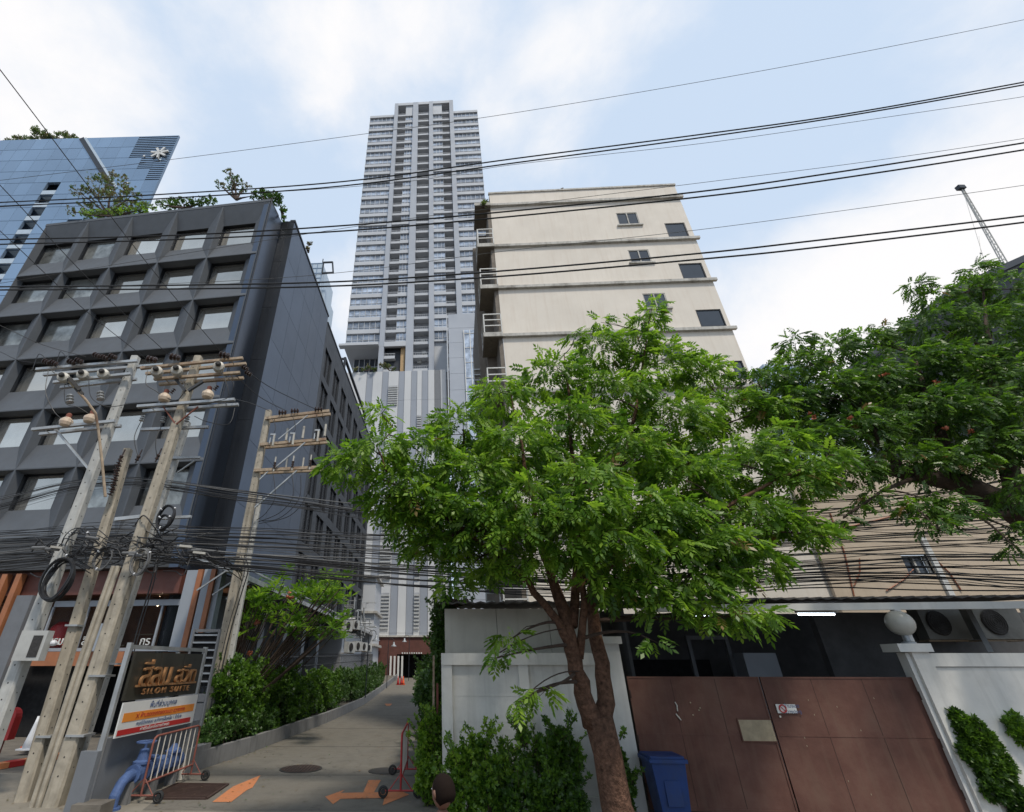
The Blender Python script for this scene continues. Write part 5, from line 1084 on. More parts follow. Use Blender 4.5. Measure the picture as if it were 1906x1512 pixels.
# bushes and hedges ----------------------------------------------------------
def bush(name, lab, cat, boxes, mats, dens, tm=TUF, smin=.7, smax=1.2, mixw=.7, stems=6, grp=None, sm='bark_dark'):
    """boxes: (x, y, z, rx, ry, rz) ellipsoids in metres"""
    c0 = boxes[0]; base = Vector((c0[0], c0[1], 0)); t = thing(name, lab, cat, base, 0, grp); P, D = [], []
    sub_ = []
    for x, y, z, rx, ry, rz in boxes:
        sub_.append((x, y, z, rx * .78, ry * .78, rz * .78))
        for q in range(11):
            v = RNG.normal(0, 1, 3); v /= np.linalg.norm(v); f = RNG.uniform(.30, .48); sub_.append((x + v[0] * rx * .75, y + v[1] * ry * .75, z + v[2] * rz * .75, rx * f, ry * f, rz * f))
    for x, y, z, rx, ry, rz in sub_:
        p, d = blob_points((x, y, z), (rx, ry, rz), int(dens * .62 * (rx * rz + ry * rz + rx * ry)), .55, -1.0); P.append(p); D.append(d + RNG.normal(0, .5, d.shape))
    sh = MB()
    for x, y, z, rx, ry, rz in (boxes if max(b_[3] for b_ in boxes) > .16 and min(b_[4] for b_ in boxes) > .15 else []):
        for q in range(int(7 + 5 * rx)):
            a_ = random.uniform(0, 6.28); s_ = Vector((x + math.cos(a_) * rx * .8, y + math.sin(a_) * ry * .8, z + rz * random.uniform(.2, .85))); dv = Vector((math.cos(a_) * .6, math.sin(a_) * .6, random.uniform(.3, 1.3))).normalized(); L_s = random.uniform(.16, .38) * (1 + rx * .4)
            sh.path([s_ - base, s_ + dv * L_s * .5 - base, s_ + dv * L_s + Vector((0, 0, -.03)) - base], .005, 4)
            pp_ = np.array([tuple(s_ + dv * L_s * f_) for f_ in (.3, .5, .7, .85, 1.0)]); P.append(pp_); D.append(np.tile(tuple(dv), (5, 1)) + RNG.normal(0, .3, (5, 3)))
    if sh.v: tag(sh.build('shoots', 'bark_dark', t), kind='stuff')
    P = np.concatenate(P); D = np.concatenate(D); k = P[:, 2] > .03; P, D = P[k], D[k]; mi = (RNG.random(len(P)) + .25 * (P[:, 2] - P[:, 2].mean()) > mixw).astype(int)
    tag(scatter('leaves', t, tm, P - np.array(base), D, RNG.uniform(smin, smax, len(P)), mats, mi if len(mats) > 1 else None, 1.0), kind='stuff'); b = MB()
    for x, y, z, rx, ry, rz in boxes:
        for k in range(stems): e = Vector((x + random.uniform(-.6, .6) * rx, y + random.uniform(-.6, .6) * ry, z + rz * random.uniform(-.1, .7))); s = Vector((x + (e.x - x) * .3, y + (e.y - y) * .3, max(0.02, z - rz * 1.1) if z - rz * 1.1 < .8 else z - rz * .8)); b.path([s - base, s.lerp(e, .5) + Vector((random.gauss(0, .04), 0, 0)) - base, e - base], [.016, .011, .005], 5)
    tag(b.build('stems', sm, t), kind='stuff'); return t
kx = lambda y: float(np.interp(y, [k[1] for k in KERB], [k[0] for k in KERB]))
bush('hedge', 'rounded bright hedge bush in the near end of the left planter', 'hedge', [(kx(y) - .85 + random.gauss(0, .08), y, z, .62, .8, .62) for y, z in ((17.7, 2.1), (18.6, 1.8), (19.5, 1.95), (20.6, 1.75), (21.8, 1.75), (18.0, 1.2), (19.8, 1.1), (21.2, 1.1), (17.6, .75), (19.0, .7), (20.5, .7))], ['leaf_hedge', 'leaf_fresh'], 480, mixw=.45, smax=1.5)
bush('hedge', 'middle stretch of the left planter hedge, below the first bell lamp', 'hedge', [(kx(y) - .85 + random.gauss(0, .08), y, z + gz(y), .6, 1.2, .66) for y, z in ((23.0, 1.5), (24.6, 1.45), (26.3, 1.55), (28, 1.5), (30, 1.5), (24, .95), (27, .95), (23.5, .75), (25.5, .7), (28.5, .75), (30.5, .8))], ['leaf_hedge', 'leaf_fresh'], 330, mixw=.5, smax=1.5)
bush('hedge', 'far stretch of the left planter hedge running up to the garage', 'hedge', [(kx(y) - .72 + random.gauss(0, .1), y, 1.2 + gz(y), .66, 2.1, 1.05) for y in (32.5, 35.5, 38.5, 41.5, 45, 48, 52)], ['leaf_hedge', 'leaf_deep'], 130, smin=1.0, smax=1.7)
bush('planter_shrub', 'low dark leafy shrubs at the near corner of the left planter', 'shrub', [(kx(y) - .35, y, .62, .35, .55, .32) for y in (16.4, 17.3, 18.4, 20.0, 22.5)], ['leaf_hedge'], 500)
bush('ivy_column', 'dark climbing greenery hanging beside the cream wall at the alley', 'climbing plant', [(.32, y, z, .28, .5, .9) for y, z in ((12.6, 3.2), (12.7, 2.5), (13.0, 1.7), (13.6, 3.0), (14.5, 2.2))], ['leaf_deep'], 420, stems=2)
bush('hedge', 'shaggy hedge bulging over the right side of the alley', 'hedge', [(x, y, z, rx, 1.0, rz) for x, y, z, rx, rz in ((.15, 15.5, 1.7, .55, .7), (.1, 17, 1.5, .6, .8), (.15, 19, 1.6, .6, .8), (.2, 21.5, 1.6, .65, .9), (.1, 24.5, 1.7, .7, .95), (.25, 28, 1.7, .7, 1.0), (.2, 15.2, .8, .45, .6), (.2, 18, .7, .45, .6), (.35, 34, 1.8, .8, 1.2), (.45, 42, 2.0, .8, 1.3))], ['leaf_hedge', 'leaf_deep'], 260, smin=.8, smax=1.5)
bush('lime_shrub', 'lime green shrub between the right barrier and the white wall edge', 'shrub', [(.0, 12.1, .95, .30, .35, .45), (-.05, 12.0, .45, .26, .3, .40), (.1, 12.0, 1.35, .18, .2, .22)], ['leaf_fresh', 'leaf_lime'], 1500, mixw=.45, smin=.6, smax=1.0)
bush('shrub', 'yellow green shrub at the foot of the white wall, leftmost', 'shrub', [(.62, 10.6, .80, .34, .3, .36), (.55, 10.5, .36, .4, .3, .34), (1.05, 10.5, .66, .38, .3, .46), (.9, 10.6, 1.1, .2, .2, .3)], ['leaf_fresh', 'leaf_lime'], 1500, mixw=.42, smin=.5, smax=1.1, grp='shrubs before the white wall')
bush('shrub', 'tall dense dark green shrub left of the tree trunk', 'shrub', [(1.55, 10.6, .85, .42, .35, .40), (1.6, 10.5, .4, .5, .4, .42), (2.15, 10.6, .95, .36, .32, .38), (2.3, 10.5, .5, .5, .4, .5), (2.6, 10.6, 1.0, .25, .25, .35), (2.45, 10.6, 1.3, .14, .2, .22), (1.75, 10.6, 1.3, .12, .2, .18)], ['leaf_hedge', 'leaf_fresh'], 1400, mixw=.42, smin=.5, smax=1.1, grp='shrubs before the white wall')
bush('shrub', 'small dark shrub peeping out right of the tree trunk', 'shrub', [(3.42, 10.6, .95, .17, .22, .40), (3.45, 10.5, .5, .2, .25, .4)], ['leaf_deep', 'leaf_fresh'], 1500, mixw=.8, grp='shrubs before the white wall')
RWx = lambda px, py: at(px, py, RW.o.y + .02, -.1) if False else RW.w(RW.loc(px, py, -.06)[0], -.06, RW.loc(px, py, -.06)[1])
iv = [RWx(*q) for q in ((1795, 1355), (1825, 1370), (1810, 1395), (1845, 1400), (1835, 1430), (1865, 1440), (1880, 1475), (1900, 1500), (1850, 1465))]
bush('ivy', 'dark ivy patch hanging on the white wall right of the gate', 'climbing plant', [(p.x, p.y, p.z, .26, .12, .26) for p in iv], ['leaf_deep', 'leaf_fresh'], 2600, mixw=.85, stems=2)
iv = [RWx(*q) for q in ((1895, 1350), (1915, 1370))]
bush('ivy', 'lighter ivy patch on the white wall at the frame edge', 'climbing plant', [(p.x, p.y, p.z, .24, .1, .2) for p in iv], ['leaf_fresh', 'leaf_hedge'], 2400, stems=2)
# frangipani: long leaves in rosettes on bare forks
def rosette(k=9, ll=.42, lw=.10):
    V = []; F = []
    for i in range(k):
        a = 2 * math.pi * i / k + random.random() * .5; e = random.uniform(.0, .9); d = Vector((math.cos(a) * math.cos(e), math.sin(a) * math.cos(e), math.sin(e))); s = d.cross(Vector((0, 0, 1))).normalized() * lw / 2; q = len(V)
        V.extend([Vector((0, 0, 0)), d * ll * .35 + s * .8, d * ll * .7 + s - Vector((0, 0, .02)), d * ll - Vector((0, 0, .06)), d * ll * .7 - s - Vector((0, 0, .02)), d * ll * .35 - s * .8]); F.append(tuple(q + j for j in range(6)))
    V = [Vector((v.z, v.y, v.x)) for v in V]
    return np.array([tuple(v) for v in V]), np.array(F)
fp = Vector((-7.9, 20.5, .3)); fr_ = thing('frangipani_tree', 'frangipani with long upright bright leaves behind the hedge', 'tree', fp); b = MB(); tips = []
for k in range(70):
    q = at(random.uniform(450, 640), random.uniform(1075, 1185), random.uniform(18.2, 24)); q.z = max(q.z, 3.0); tips.append(q); m = fp.lerp(q, .45) + Vector((random.gauss(0, .15), random.gauss(0, .2), -.2)); b.path([p - fp for p in bezier(fp + Vector((random.gauss(0, .15), random.gauss(0, .8), 0)), m, q, 6)], [.04, .035, .03, .025, .022, .02, .018], 6)
b.build('branches', 'bark_dark', fr_, smooth=True); tp = np.array([tuple(p - fp) for p in tips for _ in range(3)]) + RNG.normal(0, .22, (210, 3)); dd = np.tile([0, 0, 1.0], (210, 1)) + RNG.normal(0, .3, (210, 3))
tag(scatter('leaves', fr_, rosette(), tp, dd, RNG.uniform(.8, 1.25, 210), ['leaf_fresh', 'leaf_lime'], (RNG.random(210) > .75).astype(int), 1.0), kind='stuff')
for q in ((477, 1160), (540, 1115), (465, 1215)):
    p = at(*q, 19.0); pts = np.array([tuple(p - fp)]) + RNG.normal(0, .06, (8, 3)); tag(scatter('flower', fr_, fl, pts, RNG.normal(0, 1, (8, 3)), np.full(8, 1.3), ['flower']), kind='stuff')
# plants on the roofs -----------------------------------------------------------
def roofplant(name, lab, cat, px, py0, cl, mats, Y, dens, tm=TUFB, smin=1.0, smax=2.0, mixw=.6):
    base = at(px, py0, Y); t = thing(name, lab, cat, base); o, cs = foliage(t, [(x, y, r, Y + random.uniform(-.6, .6)) for x, y, r in cl], tm, mats, dens, smin, smax, .85, droop=.3, base=base, mixw=(mixw, .2), shell=.2); tag(o, kind='stuff'); b = MB()
    for c, R in cs: b.path([Vector((0, 0, 0)), (c - base) * .5 + Vector((random.gauss(0, .2), 0, 0)), c - base], [.09, .06, .02], 5)
    b.build('trunk', 'bark_dark', t)
roofplant('roof_tree', 'spreading half bare tree on the hotel roof, left', 'tree', 200, 400, [(150, 360, 18), (185, 345, 24), (215, 345, 26), (245, 365, 20), (200, 375, 26), (230, 385, 20), (160, 385, 16), (260, 385, 12), (132, 395, 10)], ['leaf_roof', 'leaf_dry'], 22.5, 95, smin=.9, smax=1.6, mixw=.45)
roofplant('roof_tree', 'slender upright tree on the hotel roof, right', 'tree', 440, 372, [(425, 322, 9), (428, 340, 13), (410, 345, 10), (445, 335, 9), (440, 355, 16), (460, 350, 10), (470, 365, 10)], ['leaf_deep', 'leaf_dry'], 21.2, 110, smin=.9, smax=1.5, mixw=.6)
def rooffringe(lab, x0, y0, x1, y1, n, r, mats, Y): 
    roofplant('roof_planting', lab, 'shrub', (x0 + x1) / 2, (y0 + y1) / 2 + 6, [(x0 + (x1 - x0) * (i + .5) / n, y0 + (y1 - y0) * (i + .5) / n - 3 + random.uniform(-3, 2), r * random.uniform(.7, 1.1)) for i in range(n)], mats, Y, 200, smin=.8, smax=1.4)
rooffringe('bright clipped planting along the hotel roof edge under the left tree', 150, 405, 285, 390, 9, 12, ['leaf_roof', 'leaf_lime'], 22.0)
rooffringe('dark planting along the hotel roof edge between the two roof trees', 290, 387, 400, 377, 8, 12, ['leaf_deep'], 21.4); rooffringe('trailing dark plants over the right corner of the hotel roof', 480, 368, 520, 372, 4, 14, ['leaf_deep'], 20.8)
roofplant('trailing_plant', 'dark creeper hanging behind the hotel corner', 'climbing plant', 525, 400, [(520, 380, 10), (524, 395, 8), (527, 408, 6)], ['leaf_deep'], 21.3, 110)
roofplant('roof_weed', 'tiny weed sprouting from the metal clad roof edge', 'plant', 574, 470, [(576, 455, 5), (572, 463, 3)], ['leaf_dry'], 27.5, 90, smin=1.2)
roofplant('roof_garden', 'hazy row of trees on top of the glass tower', 'trees', 80, 262, [(15, 266, 9), (35, 262, 9), (55, 262, 10), (75, 252, 15), (95, 260, 11), (118, 257, 14), (138, 262, 10)], ['leaf_roof', 'leaf_dry'], 63.5, 26, smin=3, smax=5)
roofplant('ledge_plant', 'small plant on the balcony corner of the beige building roof', 'plant', 900, 386, [(900, 381, 6), (904, 378, 4)], ['leaf_roof'], 17.6, 170)
roofplant('podium_planting', 'scrubby plants along the podium terrace edge, left', 'plants', 685, 690, [(664, 688, 5), (675, 689, 5), (686, 686, 7), (697, 689, 4)], ['leaf_roof', 'leaf_dry'], 70.0, 30, smin=2, smax=4); roofplant('podium_planting', 'scrubby plants along the podium terrace edge, right', 'plants', 725, 690, [(712, 680, 7), (720, 684, 8), (733, 688, 6)], ['leaf_dry', 'leaf_roof'], 70.0, 30, smin=2, smax=4)
roofplant('roof_shrub', 'dark shrub growing on the shed roof beside the striped podium', 'shrub', 850, 1124, [(835, 1112, 14), (850, 1115, 12), (870, 1116, 12)], ['leaf_hedge'], 12.3, 420, tm=TUF, smin=.8, smax=1.2)
# fallen leaves on the ground
fv = [(random.uniform(-6, .2), random.uniform(11.8, 30)) for _ in range(190)] + [(float(kx(y)) + abs(random.gauss(0, .18)) + .03, y) for y in (random.uniform(15.5, 40) for _ in range(160))] + [(random.uniform(-9, -4), random.uniform(11.5, 14.5)) for _ in range(70)]
FP = np.array([(x, y, gz(y) + .02) for x, y in fv]); FD = RNG.normal(0, 1, (len(FP), 3)); FD[:, 2] *= .08
one = (np.array([(0, 0, 0), (.035, .016, .006), (.075, 0, 0), (.035, -.016, .004)]), np.array([(0, 1, 2, 3)]))
tag(scatter('fallen_leaves', None, one, FP, FD, RNG.uniform(.6, 1.3, len(FP)), ['leaf_old', 'leaf_hedge', 'leaf_dry'], RNG.integers(0, 3, len(FP)), .1), 'dry fallen leaves scattered over the alley concrete and along its kerb', 'leaves', kind='stuff')
# weeds at the pole feet
for q, lab in (((85, 1482), 'small green weed tuft at the foot of the left pole'), ((158, 1500), 'low weed at the foot of the grey wall end')):
    p = ground(*q); bush('weed', lab, 'weed', [(p.x, p.y, .08, .16, .1, .1)], ['leaf_fresh'], 2500, stems=1)
# timber board by the ivy
t = thing('timber_board', 'weathered upright plank leaning beside the ivy at the alley edge', 'board', (.07, 12.3, 0)); MB().beam((0, 0, .35), (.02, 0, 2.66), .045, .09).build('plank', 'rusty', t); MB().beam((.10, .05, 0), (.10, .05, 2.1), .05, .05).build('post', 'rust_paint', t)
# ================================================================ POLES
def pole(name, lab, X, Y, z1, w0, w1, m='concrete_pole', z0=0, lean=(0, 0), grp='concrete utility poles', holes=True):
    t = thing(name, lab, 'utility pole', (X, Y, z0), 0, grp); h = z1 - z0; b = MB(); a0, a1 = w0 / 2, w1 / 2; lx, ly = lean
    def ring(z, a): f = z / h; c = a * .28; return [(lx * f + x, ly * f + y, z) for x, y in ((-a + c, -a), (a - c, -a), (a, -a + c), (a, a - c), (a - c, a), (-a + c, a), (-a, a - c), (-a, -a + c))]
    n = 6; rs = [ring(h * i / n, a0 + (a1 - a0) * i / n) for i in range(n + 1)]; vs = [p for r in rs for p in r]; fs = [(i * 8 + j, i * 8 + (j + 1) % 8, (i + 1) * 8 + (j + 1) % 8, (i + 1) * 8 + j) for i in range(n) for j in range(8)] + [tuple(range(n * 8, n * 8 + 8))]
    b._add(vs, fs).build('shaft', m, t)
    if holes:
        b = MB(); k = .5
        while k < h - .2:
            f = k / h; a = a0 + (a1 - a0) * f; b.lathe((lx * f, ly * f - a - .001, k), [(.016, 0), (.016, -.004)], 6, (0, 1, 0)); b.lathe((lx * f + a + .001, ly * f, k + .12), [(.014, 0), (.014, .004)], 6, (1, 0, 0)); k += .3 + .05 * random.random()
        tag(b.build('bolt_holes', 'hole_dark', t), kind='stuff')
    return t
ps = {}
ps['A'] = pole('utility_pole', 'tall pale pole carrying the street light, nearest to the left edge', -9.28, 12.0, 10.95, .33, .22, 'concrete_pole_grey')
ps['B'] = pole('utility_pole', 'shorter pole standing between the two tall arm carrying poles', -8.45, 12.4, 8.0, .28, .20, lean=(-.42, .1))
ps['C'] = pole('utility_pole', 'tall tan pole with three wide crossarms and white drum insulators', -7.55, 12.0, 10.95, .33, .22, lean=(.25, 0))
ps['D'] = pole('utility_pole', 'slender grey pole just right of the tan arm carrying pole', -7.95, 12.9, 9.1, .26, .18, 'concrete_pole_grey', lean=(.35, 0))
ps['E'] = pole('utility_pole', 'weathered pole with three rusty crossarms before the dark wing', -6.93, 17.5, 12.0, .34, .24, z0=.0)
ps['F'] = pole('utility_pole', 'grey short stub pole strapped behind the weathered right pole', -6.72, 17.75, 8.3, .2, .16, 'concrete_pole_grey')
def P_(t, p): return Vector(p) - t.location
def crossarm(t, px0, py0, px1, py1, Y, h=.08, m='galv', dbl=True, nm='crossarm'):
    a, c = at(px0, py0, Y), at(px1, py1, Y); b = MB().beam(P_(t, a), P_(t, c), .09, h)
    if dbl: d = Vector((0, .30, 0)); b.beam(P_(t, a) + d, P_(t, c) + d, .09, h); b.path([P_(t, a.lerp(c, .12)), P_(t, a.lerp(c, .12)) + d], .014, 5).path([P_(t, a.lerp(c, .88)), P_(t, a.lerp(c, .88)) + d], .014, 5)
    b.each(nm, m, t); return a, c
disc = MB().lathe((0, 0, 0), [(.012, 0), (.085, .01), (.09, .03), (.03, .05), (.025, .09), (.08, .10), (.085, .12), (.03, .14), (.025, .18), (.075, .19), (.08, .21), (.02, .24)], 10)
dm = disc.mesh('insulator', 'porcelain'); dmw = disc.mesh('insulator', 'galv')
drum = MB().lathe((0, 0, 0), [(.05, -.2), (.10, -.16), (.17, -.12), (.19, 0), (.17, .08), (.09, .11), (.08, .15), (.06, .2), (.03, .24)], 14, (0, -1, 0)).mi(1).lathe((0, -.16, 0), [(.09, 0), (.09, .05), (.05, .1)], 10, (0, -1, 0)).mesh('drum_insulator', ['porcelain_white', 'iron'])
pot = MB().lathe((0, 0, 0), [(.08, 0), (.15, .03), (.18, .12), (.17, .2), (.10, .27), (.06, .3)], 12).mi(1).lathe((0, 0, .28), [(.07, 0), (.075, .12), (.05, .15)], 10).mesh('pot_insulator', ['porcelain_cream', 'rust_red'])
def put(t, me, px, py, Y, rot=(0, 0, 0), s=1.0, nm=None):
    o = inst(nm or me.name.split('.')[0], me, t, P_(t, at(px, py, Y)), 0, (s, s, s)); o.rotation_euler = rot; return o
H90 = math.pi / 2
A, Cc, Ep = ps['A'], ps['C'], ps['E']
crossarm(A, 68, 688, 256, 672, 11.75); crossarm(A, 100, 712, 244, 696, 11.75); crossarm(A, 60, 800, 214, 784, 11.75)
for px, py in ((82, 672), (95, 674), (128, 672), (142, 670), (175, 660), (190, 664), (205, 662)): put(A, dm, px, py, 11.6, (0, H90 + .4, 0), 1.0)
for px, py in ((118, 703), (154, 698), (192, 696)): put(A, drum, px, py, 11.55, (0, 0, .3), .85)
for px, py in ((120, 794), (165, 788)): put(A, pot, px, py, 11.7, s=.95)
for px, py in ((130, 726), (187, 720)): put(A, dmw, px, py + 24, 11.6, (.0, -.35, 0), 1.2)
b = MB(); b.beam(P_(A, at(104, 800, 11.9)), P_(A, at(165, 873, 11.95)), .09, .05).beam(P_(A, at(232, 700, 11.9)), P_(A, at(190, 705, 11.9)), .05); b.each('brace', 'galv', A)
# street light on pole A
b = MB(); b.path([P_(A, at(x, y, Y)) for x, y, Y in ((196, 925, 11.72), (190, 860, 11.5), (183, 800, 11.3), (178, 770, 11.1), (160, 745, 10.9), (146, 730, 10.8))], .035, 8); b.build('lamp_arm', 'rusty', A)
p0_, p1_ = at(148, 728, 10.8), at(128, 705, 10.6); b = MB(); b.beam(P_(A, p0_), P_(A, p1_), .17, .09).beam(P_(A, p0_.lerp(p1_, -.3)), P_(A, p0_), .1, .07); o = b.build('lamp_head', 'iron', A); MB().beam(P_(A, p0_.lerp(p1_, .4)) + Vector((0, -.0, -.055)), P_(A, p1_.lerp(p0_, .06)) + Vector((0, 0, -.055)), .12, .02).build('lamp_lens', 'gate_patch', o)
crossarm(Cc, 262, 686, 452, 667, 11.75, m='rusty'); crossarm(Cc, 287, 706, 447, 694, 11.75, m='rusty'); crossarm(Cc, 256, 757, 437, 744, 11.75, m='galv'); crossarm(Cc, 262, 800, 388, 795, 12.3, m='galv', dbl=False)
for px, py in ((275, 668), (318, 664), (410, 660)): put(Cc, dm, px, py, 11.6, (0, H90 + .2, 0), 1.25)
for px, py in ((292, 692), (329, 690), (407, 683)): put(Cc, drum, px, py, 11.5, (0, 0, .3), .9)
for px, py in ((304, 748), (385, 742)): put(Cc, pot, px, py, 11.7, s=.95); put(Cc, dm, px + 14, py - 16, 11.7, (0, .5, 0), .7)
for px, py in ((452, 682), (458, 692)): put(Cc, dm, px, py, 11.7, (0, 2.2, 0), .9)
b = MB().beam(P_(Cc, at(302, 755, 11.8)), P_(Cc, at(327, 790, 11.9)), .035).beam(P_(Cc, at(369, 757, 11.8)), P_(Cc, at(328, 790, 11.85)), .035); b.each('tie_rod', 'rust_red', Cc); MB().beam(P_(Cc, at(327, 706, 11.8)), P_(Cc, at(345, 728, 11.8)), .08).beam(P_(Cc, at(350, 728, 11.7)), P_(Cc, at(378, 710, 11.7)), .08).each('brace', 'coffer_band', Cc)
for px, py in ((263, 784), (302, 786), (347, 785)): put(Cc, dmw, px, py, 12.2, (0, 0, 0), .8)
fuse = MB().path([(0, 0, 0), (0, 0, .42)], .022, 6).lathe((0, 0, .08), [(.05, 0), (.055, .03), (.03, .05), (.05, .1), (.055, .13), (.03, .16)], 8).mesh('fuse_cutout', 'porcelain')
for px, py in ((252, 862), (289, 860), (220, 862)): put(Cc, fuse, px, py, 12.2, (0, .15, 0), 1.0)
D_ = ps['D']; crossarm(D_, 318, 853, 373, 852, 12.75, .07, dbl=False); crossarm(D_, 300, 965, 356, 962, 12.75, .07, dbl=False); MB().beam(P_(D_, at(330, 880, 12.75)), P_(D_, at(362, 858, 12.7)), .035).build('brace', 'galv', D_)
B_ = ps['B']; crossarm(B_, 215, 967, 262, 962, 12.3, .09, dbl=False)
for k in range(7): put(B_, dm, 217 - k * 2.2, 868 + k * 9, 12.15, (.0, .3, 0), .85)
crossarm(Ep, 494, 779, 613, 765, 17.3, .12, 'rusty'); crossarm(Ep, 484, 828, 607, 818, 17.3, .12, 'rusty'); crossarm(Ep, 473, 876, 598, 870, 17.3, .12, 'rusty')
for px, py in ((519, 768), (542, 765), (586, 762)):
    put(Ep, dm, px, py, 17.1, (0, H90, 0), 1.35)
b = MB().beam(P_(Ep, at(568, 824, 17.2)), P_(Ep, at(513, 870, 17.2)), .05).beam(P_(Ep, at(553, 876, 17.2)), P_(Ep, at(474, 945, 17.3)), .05).beam(P_(Ep, at(573, 773, 17.2)), P_(Ep, at(518, 818, 17.2)), .035).beam(P_(Ep, at(505, 872, 17.3)), P_(Ep, at(483, 893, 17.3)), .04).each('brace', 'galv', Ep)
cut = MB().path([(0, 0, -.1), (0, 0, .38)], .045, 8).mi(1).box(-.16, -.12, -.02, .02, 0, .26).box(-.16, .05, -.03, .03, .38, .44).mesh('fuse_cutout', ['porcelain_white', 'galv']); arr = MB().path([(0, 0, 0), (0, 0, .62)], .03, 8).mi(1).lathe((0, 0, .12), [(.05, 0), (.06, .03), (.035, .05), (.05, .11), (.06, .14), (.035, .16), (.05, .22), (.06, .25), (.03, .28)], 8).mesh('surge_arrester', ['porcelain_white', 'porcelain'])
for px, py in ((508, 826), (545, 824), (591, 818)): put(Ep, cut, px, py, 17.1)
for px, py in ((509, 878), (543, 876), (576, 874)): put(Ep, arr, px, py, 17.1)
post = MB().path([(0, 0, 0), (0, 0, .55)], .05, 8).mesh('bushing', 'porcelain_white')
for px, py in ((532, 820), (563, 816), (604, 812)): put(Ep, post, px, py, 17.5)
for px, py in ((532, 872), (563, 870)): put(Ep, post, px, py, 17.5, s=.75)
MB().box(-.3, .3, -.18, .02, 2.55, 3.15).build('meter_cabinet', 'ac_white', A, (.35, -.2, 0)); MB().box(-.02, .2, -.185, -.181, 2.62, 3.05).build('cabinet_window', 'iron', A, (.38, -.205, 0)); MB().lathe((.75, -.25, 2.9), [(.02, -.06), (.06, -.02), (.06, .06), (.03, .08)], 10, (0, 1, 0)).build('camera', 'cone_white', A)
strap = lambda t, px, py, Y, w: MB().box(-w / 2, w / 2, -w / 2, w / 2, -.02, .02).build('strap', 'galv', t, P_(t, at(px, py, Y)))
for t_, q, w_ in ((B_, (140, 1165), .30), (B_, (90, 1370), .33), (Cc, (190, 1258), .38), (Cc, (150, 1368), .39), (D_, (215, 1236), .27)): strap(t_, *q, t_.location.y, w_)
for x_, lab in ((.0, 'pale conduit strapped to the front of the tan pole'),):
    for dx in (-.24, -.36): t = thing('conduit_pipe', ('inner' if dx > -.3 else 'outer') + ' pale conduit pipe running up beside the tan pole', 'pipe', (-7.55 + dx, 11.9, 0)); MB().path([(0, 0, 0), (.02, 0, 2.5), (.1, 0, 4.6)], .055, 8).build('pipe', 'concrete_pole', t)
# coils of spare cable -------------------------------------------------------------
def coil(px, py, Y, R, lab, turns=6, m='cable', sq=.62, r=.016):
    p = at(px, py, Y); t = thing('cable_coil', lab, 'cable coil', p, 0, 'coils of spare cable on the poles'); b = MB(); q = random.Random(px)
    for k in range(turns): b.torus((q.gauss(0, .012), q.gauss(0, .03), q.gauss(0, .012)), R * q.uniform(.93, 1.04), r, (q.gauss(.15, .12), 1, q.gauss(0, .12)), 24, .01, sq)
    b.build('loops', m, t); b = MB(); 
    for a in (.8, 2.4, 4.4): b.lathe((R * sq * math.cos(a), 0, R * math.sin(a)), [(.035, -.015), (.04, 0), (.035, .015)], 6, (-math.sin(a), 0, math.cos(a)))
    b.each('tie', 'cone_white', t)
coil(108, 1079, 11.6, .46, 'biggest black cable coil, hung on the pale left pole', 9, sq=.7, r=.02); coil(192, 1040, 11.9, .26, 'cable coil hanging on the short middle pole', 6, 'cable_grey', .9); coil(262, 1046, 11.6, .30, 'thin cable coil on the tan pole above the fascia', 4, 'cable_grey', .75)
coil(309, 962, 11.9, .30, 'upper black cable coil between the tan and grey poles', 7, sq=.8); coil(304, 972, 11.8, .19, 'small inner black coil below the upper one', 5, sq=.9); coil(140, 1010, 11.7, .33, 'loose loop of cable over the tangle on the left', 3, sq=.95, r=.012)
